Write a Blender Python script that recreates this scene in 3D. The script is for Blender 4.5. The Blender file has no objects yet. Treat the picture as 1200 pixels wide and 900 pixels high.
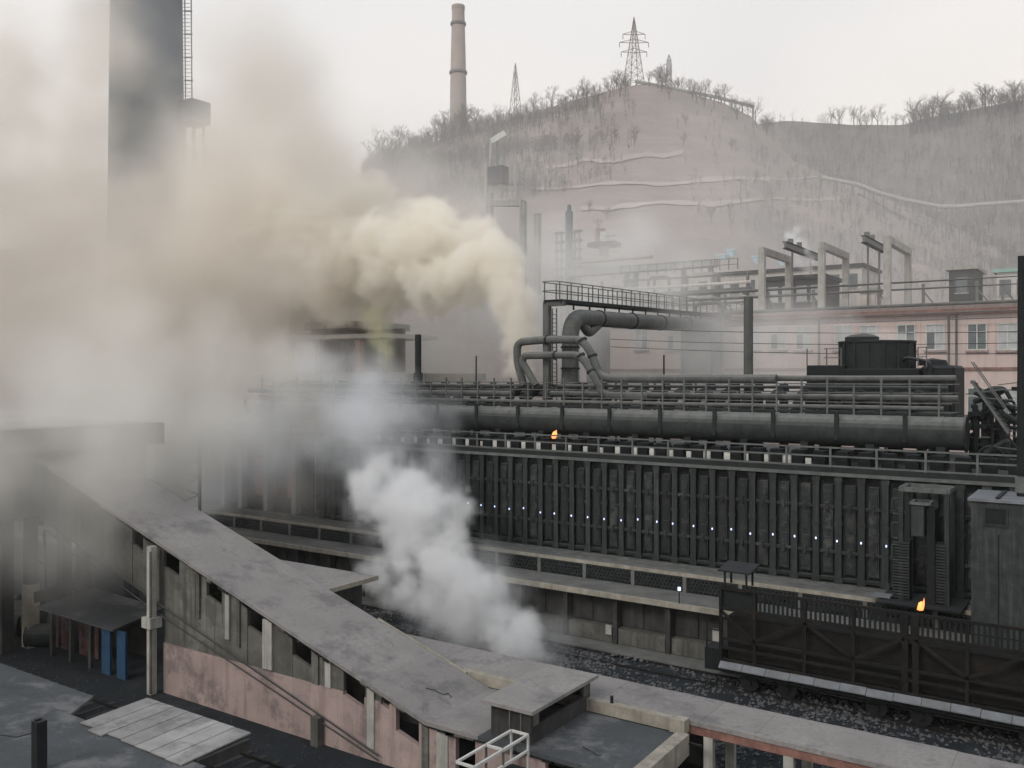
import bpy, bmesh, math, random
from mathutils import Vector, Matrix, noise as mnoise

random.seed(11)
SC = bpy.context.scene
COL = SC.collection
R = math.radians

# ------------------------------------------------------------------ camera
# x runs along the oven battery (to the right), y away from it, z up.
CAMH = 14.2
F = 1055.0
FX, FY = -0.5627, 0.8267          # viewing direction on the ground
cd = bpy.data.cameras.new('camera')
cam = bpy.data.objects.new('camera', cd)
COL.objects.link(cam)
cam.location = (0, 0, CAMH)
cam.rotation_euler = (R(90), 0, math.atan2(-FX, FY))
cd.sensor_width = 36
cd.lens = 36 * F / 1200
cd.shift_y = -10 / 1200
cd.clip_start = 0.2
cd.clip_end = 4000
SC.camera = cam

# ------------------------------------------------------------------ sky, sun, exposure
SUN_EL, SUN_AZ = 38.0, 262.0       # azimuth anticlockwise from +x
w = bpy.data.worlds.new('World')
SC.world = w
w.use_nodes = True
nt = w.node_tree
nt.nodes.clear()
out = nt.nodes.new('ShaderNodeOutputWorld')
bg = nt.nodes.new('ShaderNodeBackground')
bg.inputs['Strength'].default_value = 0.1
sky = nt.nodes.new('ShaderNodeTexSky')
sky.sky_type = 'NISHITA'
sky.sun_disc = False
sky.sun_elevation = R(SUN_EL)
sky.sun_rotation = R(90 - SUN_AZ)
sky.dust_density = 4
tc = nt.nodes.new('ShaderNodeTexCoord')
nz = nt.nodes.new('ShaderNodeTexNoise')
nz.inputs['Scale'].default_value = 2.2
nz.inputs['Detail'].default_value = 4
mp = nt.nodes.new('ShaderNodeMapping')
mp.inputs['Scale'].default_value = (1, 1, 2.5)
cr = nt.nodes.new('ShaderNodeValToRGB')
cr.color_ramp.elements[0].position = 0.3
cr.color_ramp.elements[0].color = (9.5, 9.2, 9.0, 1)
cr.color_ramp.elements[1].position = 0.7
cr.color_ramp.elements[1].color = (10.7, 10.05, 9.45, 1)
mx = nt.nodes.new('ShaderNodeMix')
mx.data_type = 'RGBA'
mx.inputs[0].default_value = 0.93
L = nt.links.new
L(tc.outputs['Generated'], mp.inputs['Vector'])
L(mp.outputs['Vector'], nz.inputs['Vector'])
L(nz.outputs['Fac'], cr.inputs['Fac'])
L(sky.outputs['Color'], mx.inputs[6])
sxyz = nt.nodes.new('ShaderNodeSeparateXYZ')
L(tc.outputs['Generated'], sxyz.inputs[0])
hgt = nt.nodes.new('ShaderNodeMapRange')
hgt.inputs[1].default_value = 0.3
hgt.inputs[2].default_value = 0.75
L(sxyz.outputs['Z'], hgt.inputs[0])
mz = nt.nodes.new('ShaderNodeMix')
mz.data_type = 'RGBA'
L(hgt.outputs[0], mz.inputs[0])
L(cr.outputs['Color'], mz.inputs[6])
mz.inputs[7].default_value = (7.4, 8.1, 8.9, 1)
L(mz.outputs[2], mx.inputs[7])
L(mx.outputs[2], bg.inputs['Color'])
L(bg.outputs['Background'], out.inputs['Surface'])

sd = bpy.data.lights.new('sun', 'SUN')
sd.energy = 1.5
sd.angle = R(20)
sd.color = (1.0, 0.95, 0.88)
sun = bpy.data.objects.new('sun', sd)
COL.objects.link(sun)
sv = Vector((math.cos(R(SUN_EL)) * math.cos(R(SUN_AZ)), math.cos(R(SUN_EL)) * math.sin(R(SUN_AZ)), math.sin(R(SUN_EL))))
sun.rotation_euler = sv.to_track_quat('Z', 'Y').to_euler()

SC.view_settings.view_transform = 'Standard'
SC.view_settings.look = 'None'
SC.view_settings.exposure = 0.0
SC.view_settings.gamma = 1.0
SC.render.engine = 'CYCLES'
SC.cycles.use_denoising = True
SC.cycles.max_bounces = 10
SC.cycles.diffuse_bounces = 3
SC.cycles.glossy_bounces = 2
SC.cycles.volume_bounces = 8
SC.cycles.volume_step_rate = 2.0
SC.cycles.volume_max_steps = 256


# ------------------------------------------------------------------ helpers
def ray(px, py):
    u = (px - 600) / F
    v = (440 - py) / F
    return Vector((FX + FY * u, FY - FX * u, v))


def P(px, py, y=None, z=None, x=None, t=None):
    """Point of the place seen at a spot of the photograph, at a given y, z, x or distance."""
    d = ray(px, py)
    if y is not None:
        t = y / d.y
    elif x is not None:
        t = x / d.x
    elif z is not None:
        t = (z - CAMH) / d.z
    return Vector((0, 0, CAMH)) + d * t


def tag(o, label=None, cat=None, group=None, kind=None):
    if label: o['label'] = label
    if cat: o['category'] = cat
    if group: o['group'] = group
    if kind: o['kind'] = kind
    return o


def thing(name, label, cat, loc=(0, 0, 0), group=None, kind=None):
    o = bpy.data.objects.new(name, None)
    COL.objects.link(o)
    o.location = loc
    o.empty_display_size = 0.3
    return tag(o, label, cat, group, kind)


def wpos(o):
    p = Vector((0, 0, 0))
    while o is not None:
        p += o.location
        o = o.parent
    return p


class MB:
    def __init__(self):
        self.v = []
        self.f = []

    def add(self, vs, fs):
        n = len(self.v)
        self.v += [tuple(p) for p in vs]
        self.f += [tuple(n + i for i in f) for f in fs]
        return self

    def box(self, a, b):
        x0, y0, z0 = a
        x1, y1, z1 = b
        return self.add([(x0, y0, z0), (x1, y0, z0), (x1, y1, z0), (x0, y1, z0), (x0, y0, z1), (x1, y0, z1), (x1, y1, z1), (x0, y1, z1)],
                        [(0, 3, 2, 1), (4, 5, 6, 7), (0, 1, 5, 4), (1, 2, 6, 5), (2, 3, 7, 6), (3, 0, 4, 7)])

    def hexa(self, lo, hi):
        return self.add(list(lo) + list(hi), [(0, 3, 2, 1), (4, 5, 6, 7), (0, 1, 5, 4), (1, 2, 6, 5), (2, 3, 7, 6), (3, 0, 4, 7)])

    def bar(self, p, q, w=0.06, h=None):
        p, q = Vector(p), Vector(q)
        h = h or w
        d = (q - p)
        if d.length < 1e-5:
            return self
        d.normalize()
        up = Vector((0, 0, 1)) if abs(d.z) < 0.9 else Vector((0, 1, 0))
        s = d.cross(up).normalized() * (w / 2)
        t = s.cross(d).normalized() * (h / 2)
        lo = [p - s - t, p + s - t, p + s + t, p - s + t]
        hi = [q - s - t, q + s - t, q + s + t, q - s + t]
        return self.add(lo + hi, [(0, 1, 2, 3), (7, 6, 5, 4), (1, 0, 4, 5), (2, 1, 5, 6), (3, 2, 6, 7), (0, 3, 7, 4)])

    def tube(self, pts, r, n=10, cap=True):
        pts = [Vector(p) for p in pts]
        rs = r if isinstance(r, (list, tuple)) else [r] * len(pts)
        base = len(self.v)
        prev = None
        for i, p in enumerate(pts):
            if i == 0: d = pts[1] - p
            elif i == len(pts) - 1: d = p - pts[i - 1]
            else: d = (pts[i + 1] - p).normalized() + (p - pts[i - 1]).normalized()
            d.normalize()
            if prev is None:
                up = Vector((0, 0, 1)) if abs(d.z) < 0.9 else Vector((1, 0, 0))
                s = d.cross(up).normalized()
            else:
                s = (prev - d * prev.dot(d)).normalized()
            prev = s
            t = d.cross(s)
            for k in range(n):
                a = 2 * math.pi * k / n
                self.v.append(tuple(p + (s * math.cos(a) + t * math.sin(a)) * rs[i]))
        for i in range(len(pts) - 1):
            for k in range(n):
                a = base + i * n + k
                b = base + i * n + (k + 1) % n
                self.f.append((a, b, b + n, a + n))
        if cap:
            self.f.append(tuple(base + k for k in reversed(range(n))))
            e = base + (len(pts) - 1) * n
            self.f.append(tuple(e + k for k in range(n)))
        return self

    def build(self, name, mat, parent=None, smooth=False, bevel=0, local=False):
        me = bpy.data.meshes.new(name)
        off = wpos(parent) if parent is not None and not local else Vector((0, 0, 0))
        me.from_pydata([(a - off.x, b - off.y, c - off.z) for a, b, c in self.v], [], self.f)
        if smooth:
            me.polygons.foreach_set('use_smooth', [True] * len(me.polygons))
            me.set_sharp_from_angle(angle=R(40))
        me.update()
        me.materials.append(mat)
        o = bpy.data.objects.new(name, me)
        COL.objects.link(o)
        o.parent = parent
        if bevel:
            m = o.modifiers.new('edge', 'BEVEL')
            m.width = bevel
            m.segments = 1
        return o


def inst(src, parent, loc, name=None):
    c = src.copy()
    COL.objects.link(c)
    c.parent = parent
    c.location = loc
    return c


def copy_tree(o, parent=None, kids=None):
    c = o.copy()
    COL.objects.link(c)
    c.parent = parent
    for ch in (kids if kids is not None else list(o.children)):
        copy_tree(ch, c)
    return c


def bend(pts, rad, n=5):
    """Round the corners of a pipe run."""
    pts = [Vector(p) for p in pts]
    res = [pts[0]]
    for i in range(1, len(pts) - 1):
        a, b, c = pts[i - 1], pts[i], pts[i + 1]
        d1 = (a - b); d2 = (c - b)
        r = min(rad, d1.length * 0.48, d2.length * 0.48)
        p = b + d1.normalized() * r
        q = b + d2.normalized() * r
        for k in range(n + 1):
            s = k / n
            res.append(p * (1 - s) ** 2 + b * 2 * s * (1 - s) + q * s * s)
    res.append(pts[-1])
    return res


# ------------------------------------------------------------------ materials
def mat(name, col, rough=0.85, var=0.35, scale=1.5, dust=None, dust_amt=0.7, streak=0.0, streak_col=None, bump=0.25, bscale=18, bdist=0.05, metallic=0.0,
        patch=None, patch_amt=0.4, patch_scale=0.5, fine=0.25, tone=0.0, rust=None, strata=None):
    m = bpy.data.materials.new(name)
    m.use_nodes = True
    t = m.node_tree
    N = t.nodes
    bs = N['Principled BSDF']
    bs.inputs['Roughness'].default_value = rough
    bs.inputs['Metallic'].default_value = metallic
    bs.inputs['Specular IOR Level'].default_value = 0.3
    geo = N.new('ShaderNodeNewGeometry')

    def noise(sc, detail=5, vec=None, rg=0.6):
        n = N.new('ShaderNodeTexNoise')
        n.inputs['Scale'].default_value = sc
        n.inputs['Detail'].default_value = detail
        n.inputs['Roughness'].default_value = rg
        t.links.new(vec or geo.outputs['Position'], n.inputs['Vector'])
        return n.outputs['Fac']

    def mrange(sock, a, b, c, d):
        n = N.new('ShaderNodeMapRange')
        n.inputs[1].default_value = a
        n.inputs[2].default_value = b
        n.inputs[3].default_value = c
        n.inputs[4].default_value = d
        t.links.new(sock, n.inputs[0])
        return n.outputs[0]

    def mix(fac, a, b, mode='MIX'):
        n = N.new('ShaderNodeMix')
        n.data_type = 'RGBA'
        n.blend_type = mode
        if isinstance(fac, float): n.inputs[0].default_value = fac
        else: t.links.new(fac, n.inputs[0])
        for i, c in ((6, a), (7, b)):
            if isinstance(c, tuple): n.inputs[i].default_value = (*c[:3], 1)
            else: t.links.new(c, n.inputs[i])
        return n.outputs[2]

    c = tuple(col)
    dark = tuple(k * (1 - var) for k in c)
    light = tuple(min(1, k * (1 + var)) for k in c)
    base = mix(mrange(noise(scale), 0.3, 0.7, 0, 1), dark, light)
    if fine:
        base = mix(mrange(noise(scale * 14, 3), 0.35, 0.65, 0, fine), base, dark)
    if patch:
        base = mix(mrange(noise(patch_scale, 6, rg=0.7), 0.52, 0.62, 0, patch_amt), base, patch)
    if streak:
        mpn = N.new('ShaderNodeMapping')
        mpn.inputs['Scale'].default_value = (3.2, 3.2, 0.16)
        t.links.new(geo.outputs['Position'], mpn.inputs['Vector'])
        s = mrange(noise(1.0, 6, mpn.outputs['Vector'], 0.7), 0.5, 0.68, 0, streak)
        base = mix(s, base, streak_col or tuple(k * 0.35 for k in c))
    if strata:
        ms = N.new('ShaderNodeMapping')
        ms.inputs['Scale'].default_value = (0.035, 0.035, 0.55)
        t.links.new(geo.outputs['Position'], ms.inputs['Vector'])
        base = mix(mrange(noise(1.0, 6, ms.outputs['Vector'], 0.65), 0.42, 0.66, 0, 0.7), base, strata)
    if rust:
        base = mix(mrange(noise(1.7, 7, rg=0.75), 0.56, 0.68, 0, 0.7), base, rust)
    if tone:
        oi = N.new('ShaderNodeObjectInfo')
        base = mix(mrange(oi.outputs['Random'], 0, 1, 0, tone), base, tuple(k * 0.4 for k in c))
    if dust:
        sx = N.new('ShaderNodeSeparateXYZ')
        t.links.new(geo.outputs['True Normal'], sx.inputs[0])
        up = mrange(sx.outputs['Z'], 0.25, 0.8, 0, dust_amt)
        dn = mrange(noise(2.3, 6), 0.3, 0.6, 0.55, 1)
        mu = N.new('ShaderNodeMath')
        mu.operation = 'MULTIPLY'
        t.links.new(up, mu.inputs[0])
        t.links.new(dn, mu.inputs[1])
        base = mix(mu.outputs[0], base, dust)
    t.links.new(base, bs.inputs['Base Color'])
    if bump:
        b = N.new('ShaderNodeBump')
        b.inputs['Strength'].default_value = bump
        b.inputs['Distance'].default_value = bdist
        t.links.new(noise(bscale, 5), b.inputs['Height'])
        t.links.new(b.outputs['Normal'], bs.inputs['Normal'])
    return m


def glow(name, col, strength):
    m = bpy.data.materials.new(name)
    m.use_nodes = True
    N = m.node_tree.nodes
    bs = N['Principled BSDF']
    bs.inputs['Base Color'].default_value = (*col, 1)
    bs.inputs['Emission Color'].default_value = (*col, 1)
    bs.inputs['Emission Strength'].default_value = strength
    # flicker of colour over the flame
    n = N.new('ShaderNodeTexNoise')
    n.inputs['Scale'].default_value = 6
    r = N.new('ShaderNodeMapRange')
    r.inputs[3].default_value = strength * 0.6
    r.inputs[4].default_value = strength * 1.3
    m.node_tree.links.new(n.outputs['Fac'], r.inputs[0])
    m.node_tree.links.new(r.outputs[0], bs.inputs['Emission Strength'])
    return m


DUST = (0.15, 0.14, 0.138)
M = {}
M['soot'] = mat('sooty_iron', (0.011, 0.015, 0.015), 0.7, 0.5, 2.2, dust=(0.1, 0.1, 0.098), dust_amt=0.8)
M['black'] = mat('black_iron', (0.006, 0.008, 0.009), 0.75, 0.5, 2.0, dust=(0.035, 0.038, 0.042), dust_amt=0.6)
M['door'] = mat('oven_door_iron', (0.024, 0.029, 0.029), 0.7, 0.6, 3.0, dust=(0.17, 0.17, 0.165), dust_amt=0.9, patch=(0.085, 0.09, 0.087), patch_amt=0.75, patch_scale=1.8, tone=0.85, rust=(0.03, 0.022, 0.016))
M['buck'] = mat('buckstay_steel', (0.026, 0.032, 0.032), 0.6, 0.5, 2.4, streak=0.75, streak_col=(0.075, 0.08, 0.078), tone=0.65, rust=(0.018, 0.016, 0.014))
M['pipe'] = mat('grey_dusty_pipe', (0.085, 0.09, 0.086), 0.75, 0.3, 1.2, dust=(0.19, 0.19, 0.183), dust_amt=0.7, streak=0.5)
M['main'] = mat('collector_main_steel', (0.026, 0.031, 0.03), 0.8, 0.45, 1.6, dust=(0.16, 0.165, 0.158), dust_amt=0.9, streak=0.6, streak_col=(0.012, 0.014, 0.014), rust=(0.05, 0.054, 0.052))  # dust on top, its pale tone also painting in the lit upper half
M['rail'] = mat('dull_rail_paint', (0.1, 0.108, 0.104), 0.6, 0.3, 2, streak=0.3)
M['roof'] = mat('dusty_roofing', (0.24, 0.226, 0.22), 0.95, 0.16, 0.5, patch=(0.11, 0.108, 0.11), patch_amt=0.65, patch_scale=0.45, bump=0.5, bscale=22, fine=0.8, tone=0.2, rust=(0.12, 0.116, 0.115))
M['flat'] = mat('grey_bitumen_roof', (0.066, 0.072, 0.078), 0.9, 0.25, 0.7, patch=(0.15, 0.147, 0.15), patch_amt=0.75, patch_scale=0.35, fine=0.8, bump=0.5, rust=(0.04, 0.043, 0.047))
M['conc'] = mat('stained_concrete', (0.112, 0.11, 0.097), 0.9, 0.35, 1.1, streak=0.8, streak_col=(0.035, 0.038, 0.036), patch=(0.19, 0.19, 0.175), patch_amt=0.6, patch_scale=0.8, tone=0.45)
M['pale'] = mat('pale_concrete', (0.33, 0.325, 0.3), 0.9, 0.25, 1.3, streak=0.7, streak_col=(0.15, 0.145, 0.13))
M['pink'] = mat('pink_render', (0.34, 0.262, 0.243), 0.9, 0.18, 0.8, streak=0.55, streak_col=(0.15, 0.11, 0.1), patch=(0.13, 0.11, 0.105), patch_amt=0.75, patch_scale=0.5, tone=0.25, rust=(0.2, 0.16, 0.15))
M['ochre'] = mat('orange_render', (0.4, 0.2, 0.12), 0.9, 0.2, 0.8, streak=0.4)
M['fascia'] = mat('pale_fascia', (0.27, 0.25, 0.21), 0.9, 0.3, 1.5, streak=0.5)
M['bench'] = mat('dusty_bench', (0.125, 0.126, 0.12), 0.95, 0.3, 1.0, patch=(0.07, 0.07, 0.068), patch_amt=0.5, patch_scale=0.9, fine=0.5)
M['dwall'] = mat('dark_stained_wall', (0.035, 0.035, 0.034), 0.9, 0.5, 1.2, streak=0.5, streak_col=(0.07, 0.066, 0.06))
M['rust'] = mat('rusted_iron', (0.0075, 0.007, 0.0065), 0.9, 0.5, 2.0, patch=(0.02, 0.015, 0.011), patch_amt=0.6, patch_scale=1.3)
M['redbeam'] = mat('red_oxide_beam', (0.2, 0.105, 0.085), 0.85, 0.4, 2.0, streak=0.5)
M['lip'] = mat('worn_steel_lip', (0.15, 0.16, 0.175), 0.6, 0.25, 1.6, patch=(0.12, 0.12, 0.12), patch_amt=0.6, patch_scale=1.0)
M['white'] = mat('chalky_white_paint', (0.5, 0.5, 0.48), 0.7, 0.15, 2)
M['offwhite'] = mat('bright_gap_white', (0.6, 0.6, 0.57), 0.8, 0.2, 3)  # pale colour for the light seen through gaps below the main
M['wood'] = mat('weathered_sheet', (0.3, 0.29, 0.285), 0.9, 0.25, 1.0, patch=(0.15, 0.148, 0.15), patch_amt=0.8, patch_scale=0.8, tone=0.5)
M['blue'] = mat('blue_paint', (0.018, 0.055, 0.11), 0.6, 0.3, 2)
M['cyan'] = mat('pale_blue_sheet', (0.3, 0.5, 0.6), 0.7, 0.2, 1)
M['teal'] = mat('green_sheet', (0.25, 0.42, 0.37), 0.7, 0.2, 1)
M['glass'] = mat('dull_glass', (0.1, 0.12, 0.125), 0.25, 0.3, 1.5, bump=0)
M['pane'] = mat('curtained_glass', (0.38, 0.4, 0.4), 0.3, 0.2, 1.5, bump=0)
M['wall'] = mat('pale_plaster', (0.5, 0.47, 0.44), 0.9, 0.15, 0.5, streak=0.5)
M['facade'] = mat('faded_pink_plaster', (0.53, 0.425, 0.395), 0.9, 0.12, 0.4, streak=0.6, streak_col=(0.33, 0.23, 0.205), patch=(0.5, 0.42, 0.4), patch_amt=0.5, patch_scale=0.3)
M['stackm'] = mat('stack_concrete', (0.1, 0.122, 0.148), 0.9, 0.12, 0.2)
M['brickstack'] = mat('chimney_brick', (0.31, 0.262, 0.238), 0.9, 0.15, 0.2, patch=(0.3, 0.28, 0.26), patch_amt=0.5, patch_scale=0.06)
M['lat'] = mat('galvanised_steel', (0.12, 0.12, 0.12), 0.6, 0.2, 1)
M['latred'] = mat('red_lead_steel', (0.16, 0.1, 0.09), 0.7, 0.3, 1)
M['ground'] = mat('sooty_ground', (0.012, 0.016, 0.02), 0.95, 0.4, 0.5, patch=(0.032, 0.037, 0.042), patch_amt=0.5, patch_scale=0.35, bump=0.6, bscale=9, fine=0.6)
M['stone'] = mat('coke_lump', (0.034, 0.036, 0.04), 0.55, 0.6, 2.5, dust=(0.125, 0.122, 0.125), dust_amt=0.7, bump=0.4)
M['hill'] = mat('dry_hillside', (0.275, 0.222, 0.202), 1.0, 0.2, 0.07, strata=(0.2, 0.165, 0.15), patch=(0.18, 0.165, 0.15), patch_amt=0.7, patch_scale=0.028, bump=0.7, bscale=0.35, bdist=0.8, fine=0.5)
M['woodhill'] = mat('wooded_hillside', (0.18, 0.155, 0.147), 1.0, 0.2, 0.06, strata=(0.13, 0.118, 0.115), patch=(0.12, 0.113, 0.11), patch_amt=0.6, patch_scale=0.05, bump=0.7, bscale=0.35, bdist=0.8, fine=0.6)
M['scrub'] = mat('dry_scrub', (0.26, 0.212, 0.192), 1.0, 0.3, 0.1, bump=0)
M['bark'] = mat('bare_bark', (0.095, 0.083, 0.078), 0.95, 0.2, 0.5, bump=0, fine=0)
M['track'] = mat('worn_track', (0.36, 0.3, 0.275), 0.95, 0.15, 0.1, bump=0)
M['flame'] = glow('flame', (1.0, 0.34, 0.1), 1.5)
M['lamp'] = glow('cold_lamp', (0.6, 0.68, 1.0), 1.6)
M['cloth'] = mat('faded_cloth', (0.07, 0.035, 0.035), 0.9, 0.6, 3, patch=(0.05, 0.06, 0.085), patch_amt=0.9, patch_scale=2.5)

# ------------------------------------------------------------------ ground
g = MB()
n = 60
for i in range(n + 1):
    for j in range(n + 1):
        x = -400 + 520 * i / n
        y = -60 + 560 * j / n
        g.v.append((x, y, 0))
g.f = [(i * (n + 1) + j, (i + 1) * (n + 1) + j, (i + 1) * (n + 1) + j + 1, i * (n + 1) + j + 1) for i in range(n) for j in range(n)]
go = g.build('ground', M['ground'])
tag(go, 'dark sooty ground of the works yard', 'ground', kind='structure')


def lerp_tab(tab, x):
    if x <= tab[0][0]: return tab[0][1]
    for (a, b), (c, d) in zip(tab, tab[1:]):
        if x <= c:
            s = (x - a) / (c - a)
            return b + (d - b) * s
    return tab[-1][1]


# hills: a base line, a ridge line and a far side
front_sil = [(-300, 300), (100, 290), (300, 260), (400, 215), (450, 185), (500, 168), (560, 150), (600, 138), (650, 124), (700, 110), (730, 102), (760, 98), (800, 107), (850, 122),
             (880, 136), (930, 190), (1010, 222), (1100, 258), (1200, 300), (1350, 350)]
back_sil = [(600, 250), (760, 180), (850, 150), (920, 141), (1000, 146), (1060, 145), (1080, 139), (1120, 131), (1160, 123), (1200, 116), (1300, 98), (1500, 80), (1700, 100)]


def hill_z(tab, px, t, t0, t1, z0):
    zr = CAMH + (440 - lerp_tab(tab, px)) / F * t1
    s = (t - t0) / (t1 - t0)
    if s <= 1:
        s = max(0, s)
        k = s * (0.62 + 0.38 * s) if tab is back_sil else s * (1.12 - 0.12 * s)
        z = z0 + (zr - z0) * k
    else:
        z = zr - (t - t1) * 0.35
    p = ray(px, 440) * t
    q = Vector((p.x, p.y, 0))
    e = max(0, min(1, s * 4)) * max(0, min(1, abs(1 - s) * 6 + 0.12))
    z += e * (mnoise.noise(q / 23) * 2.6 + mnoise.noise(q / 9) * 1.3 + mnoise.noise(q / 3.5) * 0.5)
    if tab is front_sil:
        z += e * 0.9 * math.sin(z / 2.6)          # worn terraces
    return Vector((p.x, p.y, z))


def hill(name, tab, px0, px1, npx, t0, t1, t2, z0, m, label):
    mb = MB()
    nt_ = 90
    for i in range(npx + 1):
        px = px0 + (px1 - px0) * i / npx
        for j in range(nt_ + 1):
            t = t0 + (t2 - t0) * j / nt_
            mb.v.append(tuple(hill_z(tab, px, t, t0, t1, z0)))
    mb.f = [(i * (nt_ + 1) + j, (i + 1) * (nt_ + 1) + j, (i + 1) * (nt_ + 1) + j + 1, i * (nt_ + 1) + j + 1) for i in range(npx) for j in range(nt_)]
    return tag(mb.build(name, m, smooth=True), label, 'hill', kind='structure')


FH = (front_sil, 128, 285, 8.0)
BH = (back_sil, 190, 400, 10.0)
hill('hill', front_sil, -300, 1350, 200, 128, 285, 380, 8.0, M['hill'], 'dry brown terraced hill rising behind the plant')
hill('wooded_hill', back_sil, 600, 1700, 130, 190, 400, 480, 10.0, M['woodhill'], 'darker wooded hill beyond the dry brown hill')


def on_hill(px, t, tab=front_sil):
    return hill_z(tab, px, t, 128, 285, 8.0) if tab is front_sil else hill_z(tab, px, t, 190, 400, 10.0)


def hill_hit(px, py, tab=front_sil):
    t0, t1 = (128, 285) if tab is front_sil else (190, 400)
    for k in range(400):
        t = t0 + (t1 - t0) * k / 400
        p = on_hill(px, t, tab)
        if p.z >= CAMH + (440 - py) / F * t:
            return p
    return on_hill(px, t1, tab)


def ribbon(pts, wd, lift, m, name, parent=None):
    mb = MB()
    for a, b in zip(pts, pts[1:]):
        mb.bar(a + Vector((0, 0, lift)), b + Vector((0, 0, lift)), wd, 0.08)
    return mb.build(name, m, parent)


# tracks worn along the hill
for k, (x0, y0, x1, y1) in enumerate([(620, 222, 960, 208), (640, 196, 800, 180), (680, 245, 1000, 232)]):
    mb = MB()
    for i in range(41):
        px = x0 + (x1 - x0) * i / 40
        p = hill_hit(px, y0 + (y1 - y0) * i / 40 + 2 * math.sin(i * 0.4))
        tt = Vector((p.x, p.y)).length / Vector((ray(px, 440).x, ray(px, 440).y)).length
        wd = 0.9 + 0.5 * mnoise.noise(Vector((i * .3, k, 0)))
        for dt in (-wd, wd):
            mb.v.append(tuple(on_hill(px, tt + dt) + Vector((0, 0, 0.3))))
    mb.f = [(2 * i, 2 * i + 2, 2 * i + 3, 2 * i + 1) for i in range(40)]
    tag(mb.build('path', M['track']), ['pale footpath running level across the middle of the brown hill', 'short footpath high on the brown hill', 'lower footpath across the brown hill'][k], 'path', kind='structure')

# pipeline on the right hill
t = thing('hill_pipeline', 'pale pipeline stepping down the hillside on short trestles', 'pipeline', hill_hit(960, 208))
pts = [P(x, y, t=235) for x, y in ((962, 208), (1005, 216), (1030, 226), (1060, 234), (1100, 242), (1125, 242), (1160, 239), (1215, 235))]
MB().tube(pts, 0.55, 8).build('pipe', M['pale'], t, True)
for i in range(16):
    k = i * 7 / 16
    a = pts[int(k)].lerp(pts[int(k) + 1], k - int(k))
    MB().box((a.x - 0.2, a.y - 0.2, a.z - 3), (a.x + 0.2, a.y + 0.2, a.z - 0.5)).build('trestle_leg', M['lat'], t)
pts = [hill_hit(x, y) for x, y in ((1005, 228), (1030, 240), (1060, 256), (1085, 268))]
tag(ribbon(pts, 1.6, 0.1, M['woodhill'], 'ditch_path'), 'dark sloping ditch below the hillside pipeline', 'path', kind='structure')

# covered stairway on the hilltop
t = thing('hilltop_wall', 'long low wall with railing descending the hilltop crest', 'wall', on_hill(745, 283))
MB().tube([P(744, 95, t=284), P(790, 104, t=284), P(840, 114, t=284), P(884, 125, t=284)], 0.55, 6).build('coping', M['pale'], t)
for i in range(12):
    p = P(746 + 12.4 * i, 96 + 2.65 * i, t=284)
    MB().box((p.x - 0.2, p.y - 0.2, p.z - 5), (p.x + 0.2, p.y + 0.2, p.z)).build('post', M['lat'], t)


# ------------------------------------------------------------------ bare trees
def branch(mb, p, d, l, r, depth, rnd):
    q = p + d * l
    mb.tube([p, p.lerp(q, 0.5) + Vector((rnd.uniform(-1, 1), rnd.uniform(-1, 1), 0)) * l * 0.05, q], [r, r * 0.8, r * 0.55], 3, False)
    if depth == 0:
        return
    for _ in range(rnd.choice((2, 3, 3))):
        a = rnd.uniform(0, 6.283)
        s = rnd.uniform(0.35, 0.75)
        e = (d + Vector((math.cos(a), math.sin(a), 0.15)) * s).normalized()
        branch(mb, p.lerp(q, rnd.uniform(0.55, 1)), e, l * rnd.uniform(0.6, 0.78), r * 0.62, depth - 1, rnd)


protos = []
for k in range(7):
    rnd = random.Random(40 + k)
    root = thing('bare_tree', 'bare tree', 'tree', (0, 0, -200))
    tr = MB()
    tr.tube([(0, 0, -201), (0.1, 0, -198.4), (0.05, 0.1, -196.2)], [0.2, 0.14, 0.09], 6)
    tr.build('trunk', M['bark'], root)
    cr_ = MB()
    for i in range(7):
        a = i * 2.4
        e = Vector((math.cos(a) * 0.5, math.sin(a) * 0.5, rnd.uniform(0.75, 1.2))).normalized()
        branch(cr_, Vector((0.05, 0.05, -198.9 + i * 0.4)), e, rnd.uniform(1.4, 2.1), 0.075, 4, rnd)
    cr_.build('crown', M['bark'], root)
    protos.append(root)

tree_spots = []
rnd = random.Random(5)
for _ in range(58):
    px = rnd.uniform(435, 740)
    tree_spots.append((px, front_sil, rnd.uniform(268, 292), rnd.uniform(0.75, 1.35) * (0.8 if px > 560 else 1.15)))
for _ in range(30):
    px = rnd.uniform(755, 905)
    tree_spots.append((px, front_sil, rnd.uniform(270, 288), rnd.uniform(0.7, 1.15)))
for px in (1008, 1016, 1024, 1030, 1052, 1056, 985, 975, 1000):
    tree_spots.append((px + rnd.uniform(-3, 3), back_sil, rnd.uniform(392, 404), rnd.uniform(0.7, 1.5)))
for _ in range(78):
    px = rnd.uniform(1066, 1215)
    tree_spots.append((px, back_sil, rnd.uniform(385, 404), rnd.uniform(0.9, 1.8)))
for _ in range(34):
    px = rnd.uniform(905, 1200)
    tree_spots.append((px, back_sil, rnd.uniform(215, 300), rnd.uniform(0.7, 1.2)))
for _ in range(16):
    px = rnd.uniform(620, 1000)
    tree_spots.append((px, front_sil, rnd.uniform(150, 260), rnd.uniform(0.4, 0.7)))
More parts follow.
